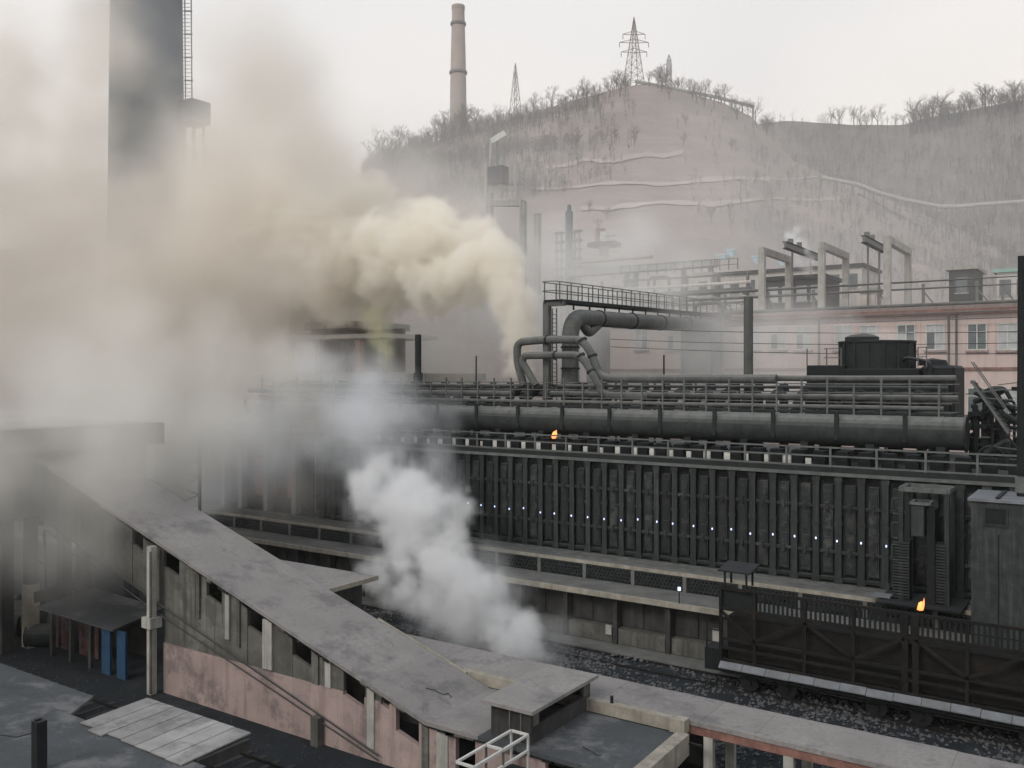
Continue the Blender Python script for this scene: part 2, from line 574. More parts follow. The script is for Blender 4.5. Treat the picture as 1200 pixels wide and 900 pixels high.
for i, (px, tab, tt, s) in enumerate(tree_spots):
    pr = protos[i % 7]
    c = pr if i < 7 else copy_tree(pr)
    c.location = on_hill(px, tt, tab) - Vector((0, 0, 0.3))
    c.scale = (s, s, s)
    c.rotation_euler = (0, 0, rnd.uniform(0, 6.28))
    if tab is front_sil and tt > 262 and px < 745:
        l_, g_ = 'bare winter tree on the crest of the brown hill, towards the brick chimney', 'bare trees on the left crest'
    elif tab is front_sil and tt > 262:
        l_, g_ = 'bare winter tree along the hilltop wall on the brown hill', 'bare trees along the hilltop wall'
    elif tab is front_sil:
        l_, g_ = 'small bare sapling scattered on the open brown slope', 'saplings on the slope'
    elif tt > 380:
        l_, g_ = 'tall bare tree on the skyline of the darker wooded hill', 'bare trees on the wooded skyline'
    else:
        l_, g_ = 'bare tree low on the dark wooded hillside', 'bare trees low on the wooded hill'
    tag(c, l_, 'tree', g_)

# the wood on the dark hill and brush on the left crest, one mass each
for nm, tab, rng_px, rng_t, cnt, lab, hgt in (('woodland', back_sil, (860, 1260), (225, 398), 3200, 'leafless wood covering the darker hill', (3.5, 7)),
                                             ('slope_wood', front_sil, (880, 1260), (185, 284), 1300, 'thin leafless wood creeping up the right flank of the brown hill', (1.5, 5)),
                                             ('brushwood', front_sil, (425, 600), (205, 288), 3600, 'grey leafless brush on the shoulder of the brown hill', (2, 5))):
    mb = MB()
    for _ in range(cnt):
        if nm == 'brushwood':
            px = 425 + 330 * (1 - math.sqrt(1 - rnd.random()))
        elif nm == 'slope_wood':
            px = 1260 - 480 * (1 - math.sqrt(1 - rnd.random()))
        else:
            px = rnd.uniform(*rng_px)
        p = on_hill(px, rnd.uniform(*rng_t), tab)
        h = rnd.uniform(*hgt)
        mb.tube([p, p + Vector((rnd.uniform(-.4, .4), rnd.uniform(-.4, .4), h))], [0.06, 0.02], 3, False)
        for _ in range(10):
            a = rnd.uniform(0, 6.28)
            q = p + Vector((0, 0, h * rnd.uniform(0.3, 0.85)))
            mb.tube([q, q + Vector((math.cos(a) * h * rnd.uniform(.15, .4), math.sin(a) * h * rnd.uniform(.15, .4), h * rnd.uniform(.05, .3)))], [0.035, 0.012], 3, False)
    tag(mb.build(nm, M['bark']), lab, 'woodland', kind='stuff')


# ------------------------------------------------------------------ chimney, pylons, great stack
def lathe(mb, c, prof, n=32):
    base = len(mb.v)
    for r_, z in prof:
        for k in range(n):
            a = 2 * math.pi * k / n
            mb.v.append((c[0] + r_ * math.cos(a), c[1] + r_ * math.sin(a), c[2] + z))
    for i in range(len(prof) - 1):
        for k in range(n):
            a = base + i * n + k
            b = base + i * n + (k + 1) % n
            mb.f.append((a, b, b + n, a + n))
    return mb


tt = 300
s = tt / F
c = P(537, 175, t=tt)
t = thing('brick_chimney', 'tall tapered brick chimney with two ring collars on the hilltop', 'chimney', c)
zb = lambda py: (175 - py) * s
lathe(MB(), c, [(10.2 * s, 0), (9.4 * s, zb(100)), (8.6 * s, zb(60)), (7.2 * s, zb(8)), (5.6 * s, zb(8)), (5.6 * s, zb(16))]).build('shaft', M['brickstack'], t, True)
for py, r_ in ((85, 10.6), (28, 9.2)):
    lathe(MB(), c, [(r_ * .8 * s, zb(py + 3)), (r_ * s, zb(py + 1.5)), (r_ * s, zb(py - 1)), (r_ * .8 * s, zb(py - 1.2))]).build('ring_collar', M['lat'], t, True)
lathe(MB(), c, [(7.3 * s, zb(12)), (7.9 * s, zb(11)), (7.7 * s, zb(7)), (5.5 * s, zb(7))]).build('cap', M['brickstack'], t, True)


def pylon(name, label, px, pyt, pyb, wb, wt, tt, m, arms):
    s = tt / F
    c = P(px, pyb, t=tt)
    t = thing(name, label, 'pylon', c)
    H = (pyb - pyt) * s
    mb = MB()
    N_ = 9 if arms else 6

    def cor(z, k):
        w_ = (wb + (wt - wb) * min(1, z / (H * 0.8))) * s / 2 if z < H * 0.8 else wt * s / 2 * (1 - (z / H - 0.8) / 0.2) + 0.02
        return c + Vector(((-1, 1, 1, -1)[k] * w_, (-1, -1, 1, 1)[k] * w_, z))
    for k in range(4):
        leg = MB()
        for i in range(N_):
            leg.bar(cor(H * i / N_, k), cor(H * (i + 1) / N_, k), 0.17 if arms else 0.12)
        leg.build('leg', m, t)
    for i in range(N_):
        for k in range(4):
            mb.bar(cor(H * i / N_, k), cor(H * (i + 1) / N_, (k + 1) % 4), 0.07)
            mb.bar(cor(H * i / N_, (k + 1) % 4), cor(H * (i + 1) / N_, k), 0.07)
            mb.bar(cor(H * i / N_, k), cor(H * i / N_, (k + 1) % 4), 0.07)
    b_ = mb.build('bracing', m, t)
    for f_, hw in arms:
        z = H * f_
        right = Vector((FY, -FX, 0))
        a = MB()
        for sg in (-1, 1):
            e = c + right * sg * hw * s + Vector((0, 0, z + 0.2))
            a.bar(c + Vector((0, 0, z)), e, 0.16)
            a.bar(c + Vector((0, 0, z + 1.3)), e, 0.14)
            a.bar(e, e - Vector((0, 0, 1.6)), 0.16)
        a.build('cross_arm', m, t)


pylon('power_pylon', 'large reddish lattice power pylon with three cross arms on the summit', 743, 20, 100, 19, 4, 288, M['latred'], ((0.48, 15), (0.62, 17), (0.74, 13)))
pylon('power_pylon', 'slim pointed lattice mast between the chimney and the summit', 604, 74, 138, 11, 3, 290, M['lat'], ())
pylon('radio_mast', 'short narrow lattice mast beside the summit pylon', 784, 64, 100, 5, 4, 288, M['lat'], ())

tt = 105
s = tt / F
c = P(172, 440, t=tt)
c.z = 0
t = thing('great_stack', 'huge grey-blue stack rising out of the smoke at the edge of the works', 'chimney', c)
lathe(MB(), c, [(45 * s, 0), (43.5 * s, 20), (41 * s, 45), (39.5 * s, 58), (38 * s, 85), (34 * s, 85)], 48).build('shaft', M['stackm'], t, True)
lad = MB()
rg = Vector((FY, -FX, 0))
tw = Vector((FX, FY, 0)) * -1
for z in [i * 0.45 for i in range(50, 180)]:
    r_ = lerp_tab([(0, 45 * s), (20, 43.5 * s), (45, 41 * s), (58, 39.5 * s), (85, 38 * s)], z)
    p = c + rg * (r_ + 0.35) + Vector((0, 0, z))
    lad.bar(p - rg * 0.1, p + rg * 0.75, 0.05)
    if int(z / 0.45) % 6 == 0:
        lad.bar(p + rg * 0.0, p + rg * 1.0, 0.14)
for off in (0.1, 0.85):
    lad.bar(c + rg * (42.8 * s + off + .35) + Vector((0, 0, 22)), c + rg * (38.2 * s + off + .35) + Vector((0, 0, 81)), 0.1)
lad.build('ladder', M['lat'], t)
z0 = CAMH + (440 - 146) * s
p = c + rg * (41.5 * s + 1.4)
MB().box((p.x - 1.3, p.y - 1.3, z0), (p.x + 1.3, p.y + 1.3, z0 + 2.6)).build('service_box', M['stackm'], t)
for dx in (-1.1, 0, 1.1):
    q = p + rg * dx
    MB().bar(q + Vector((0, 0, z0 - 5)), q + Vector((0, 0, z0)), 0.25).build('strut', M['lat'], t)

# ------------------------------------------------------------------ coke oven battery
YB = 46.6
ZB, ZD = 3.8, 9.6
X0, X1 = -50.0, 2.0
PITCH = 1.1
bat = thing('coke_oven_battery', 'long black coke oven battery with a wall of narrow ribbed doors', 'coke battery', (-24, YB, ZB))
MB().box((X0, YB, 0), (X1, 60, ZD - 0.3)).build('wall', M['soot'], bat)
MB().box((X0, YB - 0.35, ZD - 0.3), (X1, 60, ZD)).build('deck', M['soot'], bat)
# buckstay
b = MB()
b.box((-0.15, -0.36, 0), (0.15, -0.31, 5.5))
b.box((-0.04, -0.31, 0), (0.04, 0.0, 5.5))
b.box((-0.2, -0.40, 0.0), (0.2, -0.362, 0.35))
b.box((-0.2, -0.40, 5.1), (0.2, -0.362, 5.4))
b.box((-0.2, -0.40, 2.9), (0.2, -0.362, 3.05))
bk = b.build('buckstay', M['buck'], bat, local=True)
# door with frame and latches
d = MB()
d.box((-0.24, -0.22, 0.5), (0.24, -0.002, 4.9))
d.box((-0.17, -0.27, 0.75), (0.17, -0.222, 2.3))
d.box((-0.17, -0.27, 2.6), (0.17, -0.222, 4.6))
dr = d.build('oven_door', M['door'], bat, local=True)
f = MB()
f.box((-0.385, -0.1, 0.3), (-0.26, -0.002, 5.1)); f.box((0.26, -0.1, 0.3), (0.385, -0.002, 5.1))
f.box((-0.385, -0.1, 5.1), (0.385, -0.002, 5.25)); f.box((-0.385, -0.32, 0.14), (0.385, -0.002, 0.3))
fr = f.build('door_frame', M['soot'], dr, local=True)
lt = []
for z in (1.5, 3.75):
    l_ = MB().box((-0.37, -0.34, z), (0.37, -0.275, z + 0.14)).box((-0.07, -0.40, z - 0.12), (0.07, -0.335, z + 0.26))
    lt.append(l_.build('latch_bar', M['door'], dr, local=True))
lm = MB().tube([(0, -0.44, 2.1), (0, -0.44, 2.2)], 0.036, 8).build('lamp', M['lamp'], bat, local=True)
gapb = MB().box((-0.2, -0.08, 0.0), (0.2, 0.0, 0.42)).build('bright_gap_block', M['offwhite'], bat, local=True)  # added pale block standing in for a bright see-through gap under the main
stb = MB().box((-0.3, -0.35, 0.0), (0.3, 0.5, 0.75))
stb.box((-0.36, -0.4, 0.5), (0.36, 0.55, 0.6))
stb = stb.build('charging_lid', M['black'], bat, local=True)
nb = int((X1 - X0) / PITCH)
for o in (bk, dr, lm, gapb, stb):
    o.parent = bat
for i in range(nb):
    x = X1 - 0.6 - i * PITCH
    lx = x - bat.location.x
    bo = bk if i == 0 else inst(bk, bat, (0, 0, 0))
    bo.location = (lx, 0, 0)
    do = dr if i == 0 else inst(dr, bat, (0, 0, 0))
    do.location = (lx - PITCH / 2, 0, 0)
    if i:
        inst(fr, do, fr.location)
        [inst(q_, do, q_.location) for q_ in lt]
    if -45.5 < x < -7.3:
        o = lm if lm.get('used') else None
        if o is None:
            lm['used'] = 1
            o = lm
            o.location = (lx, 0, 0)
        else:
            o = inst(lm, bat, (lx + random.uniform(-.08, .08), 0, random.uniform(-.1, .1)))
    if -43 < x < -12.6:
        o = gapb if not gapb.get('used') else inst(gapb, bat, (0, 0, 0))
        gapb['used'] = 1
        o.location = (lx - 0.5 + random.uniform(-.08, .08), 0.35, ZD - ZB + 0.02)
        o.scale = (random.uniform(0.55, 1.2), 1, random.uniform(0.75, 1.2))
    o = stb if i == 0 else inst(stb, bat, (0, 0, 0))
    o.location = (lx, 0.5, ZD - ZB)
for o in list(bat.children):
    if 'used' in o: del o['used']



def flame(p, sc, label, sd):
    rnd = random.Random(sd)
    fl = MB()
    base = len(fl.v)
    n_, rings = 12, [(0.16, 0), (0.24, 0.1), (0.25, 0.24), (0.19, 0.38), (0.1, 0.5), (0.015, 0.62)]
    for k, (r_, z) in enumerate(rings):
        for i in range(n_):
            a = 2 * math.pi * i / n_
            q = 1 + 0.45 * mnoise.noise(Vector((math.cos(a) * 1.3 + sd, math.sin(a) * 1.3, z * 4)))
            zz = z + 0.12 * mnoise.noise(Vector((math.cos(a) * 1.7, math.sin(a) * 1.7 + sd, k * .5))) * k
            fl.v.append((p.x + (math.cos(a) * r_ * q + 0.06 * k * k * .2) * sc, p.y + math.sin(a) * r_ * q * sc, p.z + zz * sc))
    for k in range(len(rings) - 1):
        for i in range(n_):
            a, b = k * n_ + i, k * n_ + (i + 1) % n_
            fl.f.append((a, b, b + n_, a + n_))
    tag(fl.build('flame', M['flame'], None, True), label, 'flame')


p = P(649, 514, y=YB + 0.25)
flame(p, 0.65, 'small orange flame behind the guard rail on the battery top', 3)
p = P(1078, 715, y=42.75)
flame(p, 0.6, 'orange flame glowing at the foot of the door machine', 8)

# guard rail along the battery top
gr = thing('guard_rail', 'two-bar iron guard rail along the front edge of the battery top', 'railing', (-24, YB - 0.3, ZD))
for z in (0.06, 0.55, 0.98):
    MB().bar((X0, YB - 0.3, ZD + z), (X1, YB - 0.3, ZD + z), 0.08).build('rail', M['rail'], gr)
MB().box((X0, YB - 0.5, ZD - 0.42), (X1, YB - 0.352, ZD - 0.26)).build('edge_beam', M['rail'], gr)
po = MB().box((-0.05, -0.05, 0), (0.05, 0.05, 1.0)).build('post', M['rail'], gr, local=True)
for i in range(24):
    o = po if i == 0 else inst(po, gr, (0, 0, 0))
    o.location = (X1 - 1 - i * 2.2 + 24, 0.0, 0)

# collecting main
cm = thing('gas_collecting_main', 'thick dusty gas main lying along the top of the battery', 'pipe', (-30, 48.6, ZD))
XM = -6.4
prof = [(XM, 0), (XM - 0.02, 0)]
MB().tube([(XM - k * 1.45, 48.6, 11.35) for k in range(36)], 0.82, 24).build('pipe', M['main'], cm, True)
MB().tube([(XM, 48.6, 11.35), (XM + 0.08, 48.6, 11.35), (XM + 0.1, 48.6, 11.35)], [0.9, 0.9, 0.6], 24).build('end_flange', M['soot'], cm, True)
st = MB().tube([(-0.09, 0, 1.75), (0.09, 0, 1.75)], 0.835, 24).build('pipe_strap', M['main'], cm, local=True)
sad = MB().box((-0.2, -0.6, 0), (0.2, 0.6, 1.1)).build('saddle', M['soot'], cm, local=True)
hg = MB().box((-0.1, -0.85, 1.3), (0.1, -0.7, 2.75)).build('bracket', M['soot'], cm, local=True)
for i in range(16):
    for s_ in ((st, sad, hg) if i % 4 == 0 else (sad, hg)):
        o = s_ if i == 0 else inst(s_, cm, (0, 0, 0))
        o.location = (XM - 1.0 - i * 3.3 + 30 - (1.6 if s_ is hg else 0), 0, 0)

# pipe rack and platform above the main
rk = thing('pipe_rack', 'walkway and pipe rack carried above the gas main', 'pipe rack', (-30, 50, 12.2))
MB().box((-58, 48.7, 12.2), (-7, 51.2, 12.32)).build('platform', M['soot'], rk)
for (y, z, r_, xa, xb) in ((49.9, 14.05, 0.17, -7.0, -16.6), (49.2, 13.05, 0.17, -6.8, -30.5), (48.8, 12.55, 0.12, -7.4, -58), (50.6, 13.55, 0.1, -7.5, -58), (51.2, 13.0, 0.2, -9, -58), (49.4, 13.0, 0.2, -33.5, -60)):
    MB().tube([(xa, y, z), ((xa + xb) / 2, y, z - 0.02), (xb, y, z)], r_, 10).build('pipe', M['pipe'], rk, True)
for z in (12.8, 13.3, 13.75):
    MB().bar((-58, 48.72, z), (-7, 48.72, z), 0.045).build('rail', M['rail'], rk)
    MB().bar((-58, 51.15, z), (-7, 51.15, z), 0.045).build('rail', M['rail'], rk)
po = MB().box((-0.045, -0.045, -0.5), (0.045, 0.045, 1.85)).build('post', M['rail'], rk, local=True)
p2 = MB().box((-0.05, -0.05, -2.2), (0.05, 0.05, 1.6)).build('back_post', M['soot'], rk, local=True)
for i in range(38):
    o = po if i == 0 else inst(po, rk, (0, 0, 0))
    o.location = (30 - 7.6 - i * 1.35, -1.27, 0)
    o.scale = (1, 1, 1 if i % 3 else 0.85)
    if i % 2 == 0:
        o = p2 if i == 0 else inst(p2, rk, (0, 0, 0))
        o.location = (30 - 7.9 - i * 1.35, 1.15, 0)
# valves and fittings on the platform
for i in range(26):
    x = -8.5 - i * 1.9 + random.uniform(-.5, .5)
    y = random.uniform(49.2, 50.8)
    v_ = MB()
    h = random.uniform(0.35, 0.8)
    v_.tube([(x, y, 12.32), (x, y, 12.32 + h)], 0.1, 8)
    v_.tube([(x - 0.2, y, 12.32 + h * 0.6), (x + 0.2, y, 12.32 + h * 0.6)], 0.14, 8)
    v_.tube([(x, y, 12.32 + h), (x, y, 12.36 + h)], 0.22, 10)
    v_.build('valve', M['soot'], rk)

# standpipes
sp0 = thing('standpipe', 'black gooseneck standpipe rising from the battery top beside the gas main', 'pipe', (0, 52.3, ZD), 'standpipes along the battery top')
MB().tube(bend([(0, 52.3, ZD), (0, 52.3, 13.2), (0, 50.6, 13.2), (0, 49.3, 12.0)], 0.7), 0.26, 10).build('riser', M['black'], sp0, True)
MB().tube([(0, 52.3, 13.3), (0, 52.3, 13.75)], [0.3, 0.24], 10).build('cap', M['soot'], sp0, True)
for i in range(34):
    o = sp0 if i == 0 else copy_tree(sp0)
    o.location = (-9 - i * 1.1 * 1.35, 52.3, ZD)

# thin masts on the platform
for px, y0, lab in ((558, 417, 'thin iron rod standing on the rack, nearer the dense smoke'), (778, 416, 'thin iron rod standing on the rack, nearer the vent stack')):
    p = P(px, y0, y=50)
    r_ = thing('rod', lab, 'rod', (p.x, 50, 12.32))
    MB().tube([(p.x, 50, 12.32), (p.x, 50, p.z)], 0.05, 6).build('shaft', M['soot'], r_)
    MB().box((p.x - 0.2, 49.8, 12.325), (p.x + 0.2, 50.2, 12.9)).build('base', M['soot'], r_)

# vent stack
p = P(877, 348, y=51)
vs = thing('vent_stack', 'dark plain vertical vent stack standing up from the pipe rack', 'vent pipe', (p.x, 51, ZD))
MB().tube([(p.x, 51, ZD), (p.x, 51, p.z)], 0.27, 14).build('pipe', M['pipe'], vs, True)
MB().tube([(p.x, 51, 12.0), (p.x, 51, 12.7)], 0.5, 12).build('flange', M['soot'], vs, True)

# second, squat mast in the smoke
p = P(490, 392, y=52)
vs = thing('vent_stack', 'short dark vent stack half lost in the smoke', 'vent pipe', (p.x, 52, ZD))
MB().tube([(p.x, 52, ZD), (p.x, 52, p.z)], 0.24, 14).build('pipe', M['soot'], vs, True)
MB().tube([(p.x, 52, 12.5), (p.x, 52, 14.4)], 0.36, 12).build('sleeve', M['soot'], vs, True)

# offtake duct, its column and its walkway
XD = -30.2
od = thing('offtake_duct', 'fat grey gas offtake duct rising and turning level towards the far plant', 'duct', (XD, 51.2, 12.3))
path = bend([(XD, 51.2, 11.6), (XD, 51.2, 18.05), (XD, 77, 18.6), (XD, 77, 4)], 1.5, 8)
MB().tube(path, 0.56, 20).build('duct', M['pipe'], od, True)
for z in (12.9, 14.6, 16.0):
    MB().tube([(XD, 51.2, z), (XD, 51.2, z + 0.12)], 0.64, 20).build('band', M['soot'], od, True)
for y in (55, 60, 65, 70):
    MB().tube([(XD, y, 18.05 + (y - 51) * .021), (XD, y + 0.12, 18.05 + (y - 51) * .021)], 0.62, 20).build('band', M['soot'], od, True)
MB().tube(bend([(XD, 52.6, 17.8), (XD, 53.6, 17.0), (XD, 55.0, 17.7)], 0.5), 0.3, 12).build('drip_leg', M['pipe'], od, True)
ld = MB()
for k in range(22):
    ld.box((XD + 0.6, 50.5, 12.5 + k * 0.26), (XD + 0.75, 50.55, 12.54 + k * 0.26))
ld.box((XD - 0.62, 50.4, 12.3), (XD - 0.56, 50.46, 18.6))
ld.box((XD - 0.95, 50.4, 12.3), (XD - 0.89, 50.46, 18.6))
for k in range(22):
    ld.box((XD - 0.89, 50.41, 12.5 + k * 0.27), (XD - 0.62, 50.45, 12.54 + k * 0.27))
ld.build('ladder', M['rail'], od)
wk = thing('walkway', 'railed steel walkway on a column above the offtake duct', 'walkway', (XD, 50.4, 12.3))
XL, XR_ = XD - 1.0, XD + 0.15
wz = lambda y: 19.1 + (y - 50) * 0.021
ya, yb = 49.6, 84
for xx in (XL, XR_):
    MB().bar((xx, ya, wz(ya) - 0.08), (xx, yb, wz(yb) - 0.08), 0.1, 0.22).build('beam', M['soot'], wk)
    for dz in (0.55, 1.15):
        MB().bar((xx, ya, wz(ya) + dz), (xx, yb, wz(yb) + dz), 0.055).build('rail', M['rail'], wk)
    po = MB().box((xx - 0.03, ya - 0.03, wz(ya)), (xx + 0.03, ya + 0.03, wz(ya) + 1.15)).build('post', M['rail'], wk)
    for i in range(1, 24):
        inst(po, wk, (po.location.x, po.location.y + i * 1.45, po.location.z + i * 1.45 * .021))
for dz in (0.55, 1.15):
    MB().tube(bend([(XL, ya, wz(ya) + dz), (XL + 0.1, ya - 0.5, wz(ya) + dz), (XR_ - 0.1, ya - 0.5, wz(ya) + dz), (XR_, ya, wz(ya) + dz)], 0.4), 0.03, 6).build('end_rail', M['rail'], wk)
gp = MB()
for i in range(58):
    y = ya + i * 0.6
    gp.box((XL - 0.1, y, wz(y) - 0.02), (XR_ + 0.1, y + 0.42, wz(y) + 0.02))
tag(gp.build('grating', M['soot'], wk), kind='stuff')
MB().box((XL - 0.2, 49.7, ZD), (XL + 0.22, 50.1, 19.0)).build('column', M['pipe'], wk)
MB().bar((XL, 49.9, 18.85), (XR_ + 0.2, 49.9, 18.85), 0.3).build('cross_beam', M['pipe'], wk)
for i in range(12):
    y = 52.3 + i * 2.2
    MB().bar((XD - 0.4, y, wz(y) - 0.05), (XD - 0.4, y, wz(y) - 0.55), 0.09).build('hanger', M['soot'], wk)

# two looped pipes
for k, (pts, yy, r_, lab) in enumerate((
        ([(614, 452), (606, 424), (606, 401), (640, 398), (682, 398), (694, 416), (702, 440), (716, 444), (910, 444)], 49.6, 0.26, 'outer of two looped pipes arching beside the offtake duct'),
        ([(628, 452), (612, 424), (614, 417), (650, 416), (680, 416), (692, 434), (702, 452), (707, 463), (760, 465)], 49.2, 0.24, 'inner of two looped pipes arching beside the offtake duct'))):
    o = thing('looped_pipe', lab, 'pipe', P(pts[0][0], pts[0][1], y=yy))
    path = bend([P(x, y, y=yy) for x, y in pts], 0.55, 6)
    MB().tube(path, r_, 14).build('pipe', M['pipe'], o, True)
    for i in (3, 4, 5):
        q = P(*pts[i], y=yy)
        q2 = q + (P(*pts[i + 1], y=yy) - q).normalized() * 0.12
        MB().tube([q, q2], r_ * 1.25, 14).build('flange', M['soot'], o, True)

# charging car
ZC = 12.2
cc = thing('charging_car', 'dark coal charging car with a round hopper steaming on the battery top', 'charging car', (P(1030, 440, y=54).x, 54, ZD))


def xat(px, y): return P(px, 440, y=y).x


def zat(px, py, y): return P(px, py, y=y).z


xa, xb = xat(945, 54), xat(1118, 54)
MB().box((xa, 54, ZD + 0.6), (xat(990, 54), 58, zat(960, 428, 54))).build('body', M['black'], cc, bevel=0.05)
MB().box((xat(990, 54) + 0.003, 53.8, ZD + 0.6), (xat(1078, 54), 58.4, zat(1030, 432, 54))).build('body', M['black'], cc, bevel=0.05)
MB().box((xat(1078, 54) + 0.003, 54.2, ZD + 0.6), (xb, 58, zat(1100, 428, 54))).build('engine_housing', M['black'], cc, bevel=0.15)
hx = (xat(985, 56) + xat(1072, 56)) / 2
hr = (xat(1072, 56) - xat(985, 56)) / 2
hz0, hz1 = zat(1030, 436, 56), zat(1030, 401, 56)
lathe(MB(), (hx, 56, 0), [(hr, hz0), (hr, hz1 - 0.05), (hr * 1.04, hz1 - 0.05), (hr * 1.04, hz1 + 0.05), (hr * 0.9, hz1 + 0.06), (hr * 0.55, hz1 + 0.1), (0.01, hz1 + 0.12)], 28).build('hopper', M['soot'], cc, True)
for k in range(16):
    a_ = k * math.pi / 8
    MB().bar((hx + math.cos(a_) * hr * 1.01, 56 + math.sin(a_) * hr * 1.01, hz0 + .1), (hx + math.cos(a_) * hr * 1.01, 56 + math.sin(a_) * hr * 1.01, hz1 - .08), 0.1).build('hopper_rib', M['soot'], cc)
for k in range(9):
    x_ = xa + 0.3 + k * (xb - xa - .6) / 8
    MB().box((x_ - .05, 53.7, ZD + .7), (x_ + .05, 53.797, zat(1030, 440, 54))).build('body_rib', M['soot'], cc)
MB().tube(bend([(xb - 1.2, 54.1, ZD + 3), (xb - 1.2, 54.1, zat(1100, 424, 54)), (xb - 2.6, 54.6, zat(1100, 418, 54)), (xb - 2.9, 55.2, zat(1100, 428, 54))], .3), .1, 8).build('exhaust_pipe', M['soot'], cc, True)
lathe(MB(), (xat(1012, 56), 55.6, hz1), [(0.95, 0), (0.95, 0.3), (0.6, 0.45), (0.01, 0.5)], 18).build('hopper_lid', M['soot'], cc, True)
lathe(MB(), (xat(1095, 56), 55.5, zat(1100, 428, 54)), [(0.8, 0), (0.7, 0.3), (0.01, 0.42)], 14).build('motor_cover', M['black'], cc, True)
ra = MB()
for xx in (xa, xat(968, 54), xat(985, 54), xat(1075, 54), xat(1085, 54)):
    z_ = zat(1030, 430, 54)
    ra.box((xx, 54.0, z_), (xx + 0.06, 54.06, z_ + 1.1))
for z_ in (0.55, 1.08):
    ra.bar((xa + 1, 54.03, zat(1030, 430, 54) + z_), (xat(985, 54), 54.03, zat(1030, 430, 54) + z_), 0.05)
    ra.bar((xat(1075, 54), 54.03, zat(1030, 430, 54) + z_), (xat(1086, 54), 54.03, zat(1030, 430, 54) + z_), 0.05)
ra.build('handrail', M['rail'], cc)
for xx in (xa + 1, xa + 3, xb - 3, xb - 1):
    MB().tube([(xx, 54.2, ZD + 0.35), (xx, 54.5, ZD + 0.35)], 0.35, 14).build('wheel', M['soot'], cc, True)

# stair, valves and hose reel at the end of the battery
es = thing('end_stair', 'steep iron stair descending from the pipe rack at the battery end', 'stair', (P(1150, 480, y=48).x, 48, ZD))
a, b = P(1138, 446, y=48), P(1182, 508, y=48)
for dy in (0, 0.8):
    MB().bar(a + Vector((0, dy, 0)), b + Vector((0, dy, 0)), 0.04, 0.12).build('stringer', M['rail'], es)
    MB().bar(a + Vector((0, dy, 0.9)), b + Vector((0, dy, 0.9)), 0.05).build('handrail', M['rail'], es)
for i in range(10):
    q = a.lerp(b, (i + 0.5) / 10)
    MB().box((q.x - 0.13, 48.04, q.z - 0.02), (q.x + 0.13, 48.76, q.z + 0.02)).build('step', M['soot'], es)
vt = thing('valve_cluster', 'tangle of black pipes and valves behind the iron stair', 'valves', (P(1170, 480, y=50).x, 50, ZD))
for i in range(26):
    x = P(random.uniform(1136, 1194), 440, y=50).x
    y = random.uniform(49.5, 52.5)
    z = random.uniform(10.5, 14.0)
    MB().tube(bend([(x, y, ZD), (x, y, z), (x + random.uniform(-1, 1), y, z), (x + random.uniform(-1, 1), y, z - 0.6)], 0.2), random.uniform(0.05, 0.16), 8).build('pipe', M['black' if i % 3 else 'soot'], vt, True)
    if i % 2:
        MB().bar((x - .9, y - .3, z - .2), (x + .9, y - .3, z - .2 + random.uniform(-.3, .3)), .05).build('rail', M['rail'], vt)
    MB().tube([(x, y, z - 0.5), (x, y, z - 0.3)], 0.34, 10).build('valve', M['black'], vt, True)
hw = thing('hand_wheel', 'large iron hand wheel standing on the battery top by the pole', 'wheel', P(1161, 548, y=47))
c = P(1161, 537, y=47)
ring = [c + Vector((0.55 * math.cos(k * math.pi / 12), 0, 0.55 * math.sin(k * math.pi / 12))) for k in range(25)]
MB().tube(ring, 0.05, 6).build('rim', M['black'], hw)
for k in range(6):
    a_ = k * math.pi / 3
    MB().bar(c, c + Vector((0.55 * math.cos(a_), 0, 0.55 * math.sin(a_))), 0.04).build('spoke', M['black'], hw)
MB().box((c.x - 0.08, 47.08, ZD), (c.x + 0.08, 47.25, c.z)).build('stand', M['black'], hw)
# pale low roof seen beyond the end rails
MB().box((-8.2, 53, 9.4), (2, 59, 9.62)).build('dummy', M['bench'], bat).name = 'deck_slab'

# tall pole at the right edge
p0 = P(1197, 300, y=44.0)
po = thing('lamp_pole', 'tall dark iron pole standing before the battery end', 'pole', (p0.x, 44.0, ZB))
MB().tube([(p0.x, 44.0, ZB), (p0.x, 44.0, 12), (p0.x, 44.0, p0.z)], [0.2, 0.17, 0.14], 12).build('shaft', M['black'], po, True)
MB().box((p0.x - 0.22, 43.78, 9.2), (p0.x + 0.22, 44.22, 9.9)).build('clamp', M['rail'], po)

# ------------------------------------------------------------------ bench, ledges and retaining wall
rw = thing('bench_platform', 'stepped dusty bench and retaining wall below the oven doors', 'platform', (-24, 44, 0))
XA, XB = -120.0, 4.0
MB().box((XA, 44.2, 0), (XB, YB - 0.003, ZB)).build('bench', M['bench'], rw)
MB().box((XA, 44.0, ZB - 0.14), (XB, 44.197, ZB + 0.03)).build('bench_edge', M['fascia'], rw)
MB().box((XA, 41.7, 2.55), (XB, 44.197, 2.85)).build('ledge', M['bench'], rw)
MB().box((XA, 41.5, 2.62), (XB, 41.697, 2.88)).build('ledge_edge', M['fascia'], rw)
MB().box((XA, 42.5, 1.0), (XB, 43.9, 2.547)).build('dark_wall', M['dwall'], rw)
MB().box((XA, 42.0, 0), (XB, 43.9, 0.997)).build('plinth', M['conc'], rw)
MB().box((XA, 40.6, 0), (XB, 41.997, 0.18)).build('kerb', M['bench'], rw)
MB().box((XA, 44.1, 2.85), (XB, 44.196, ZB - 0.143)).build('screen_backing', M['black'], rw)
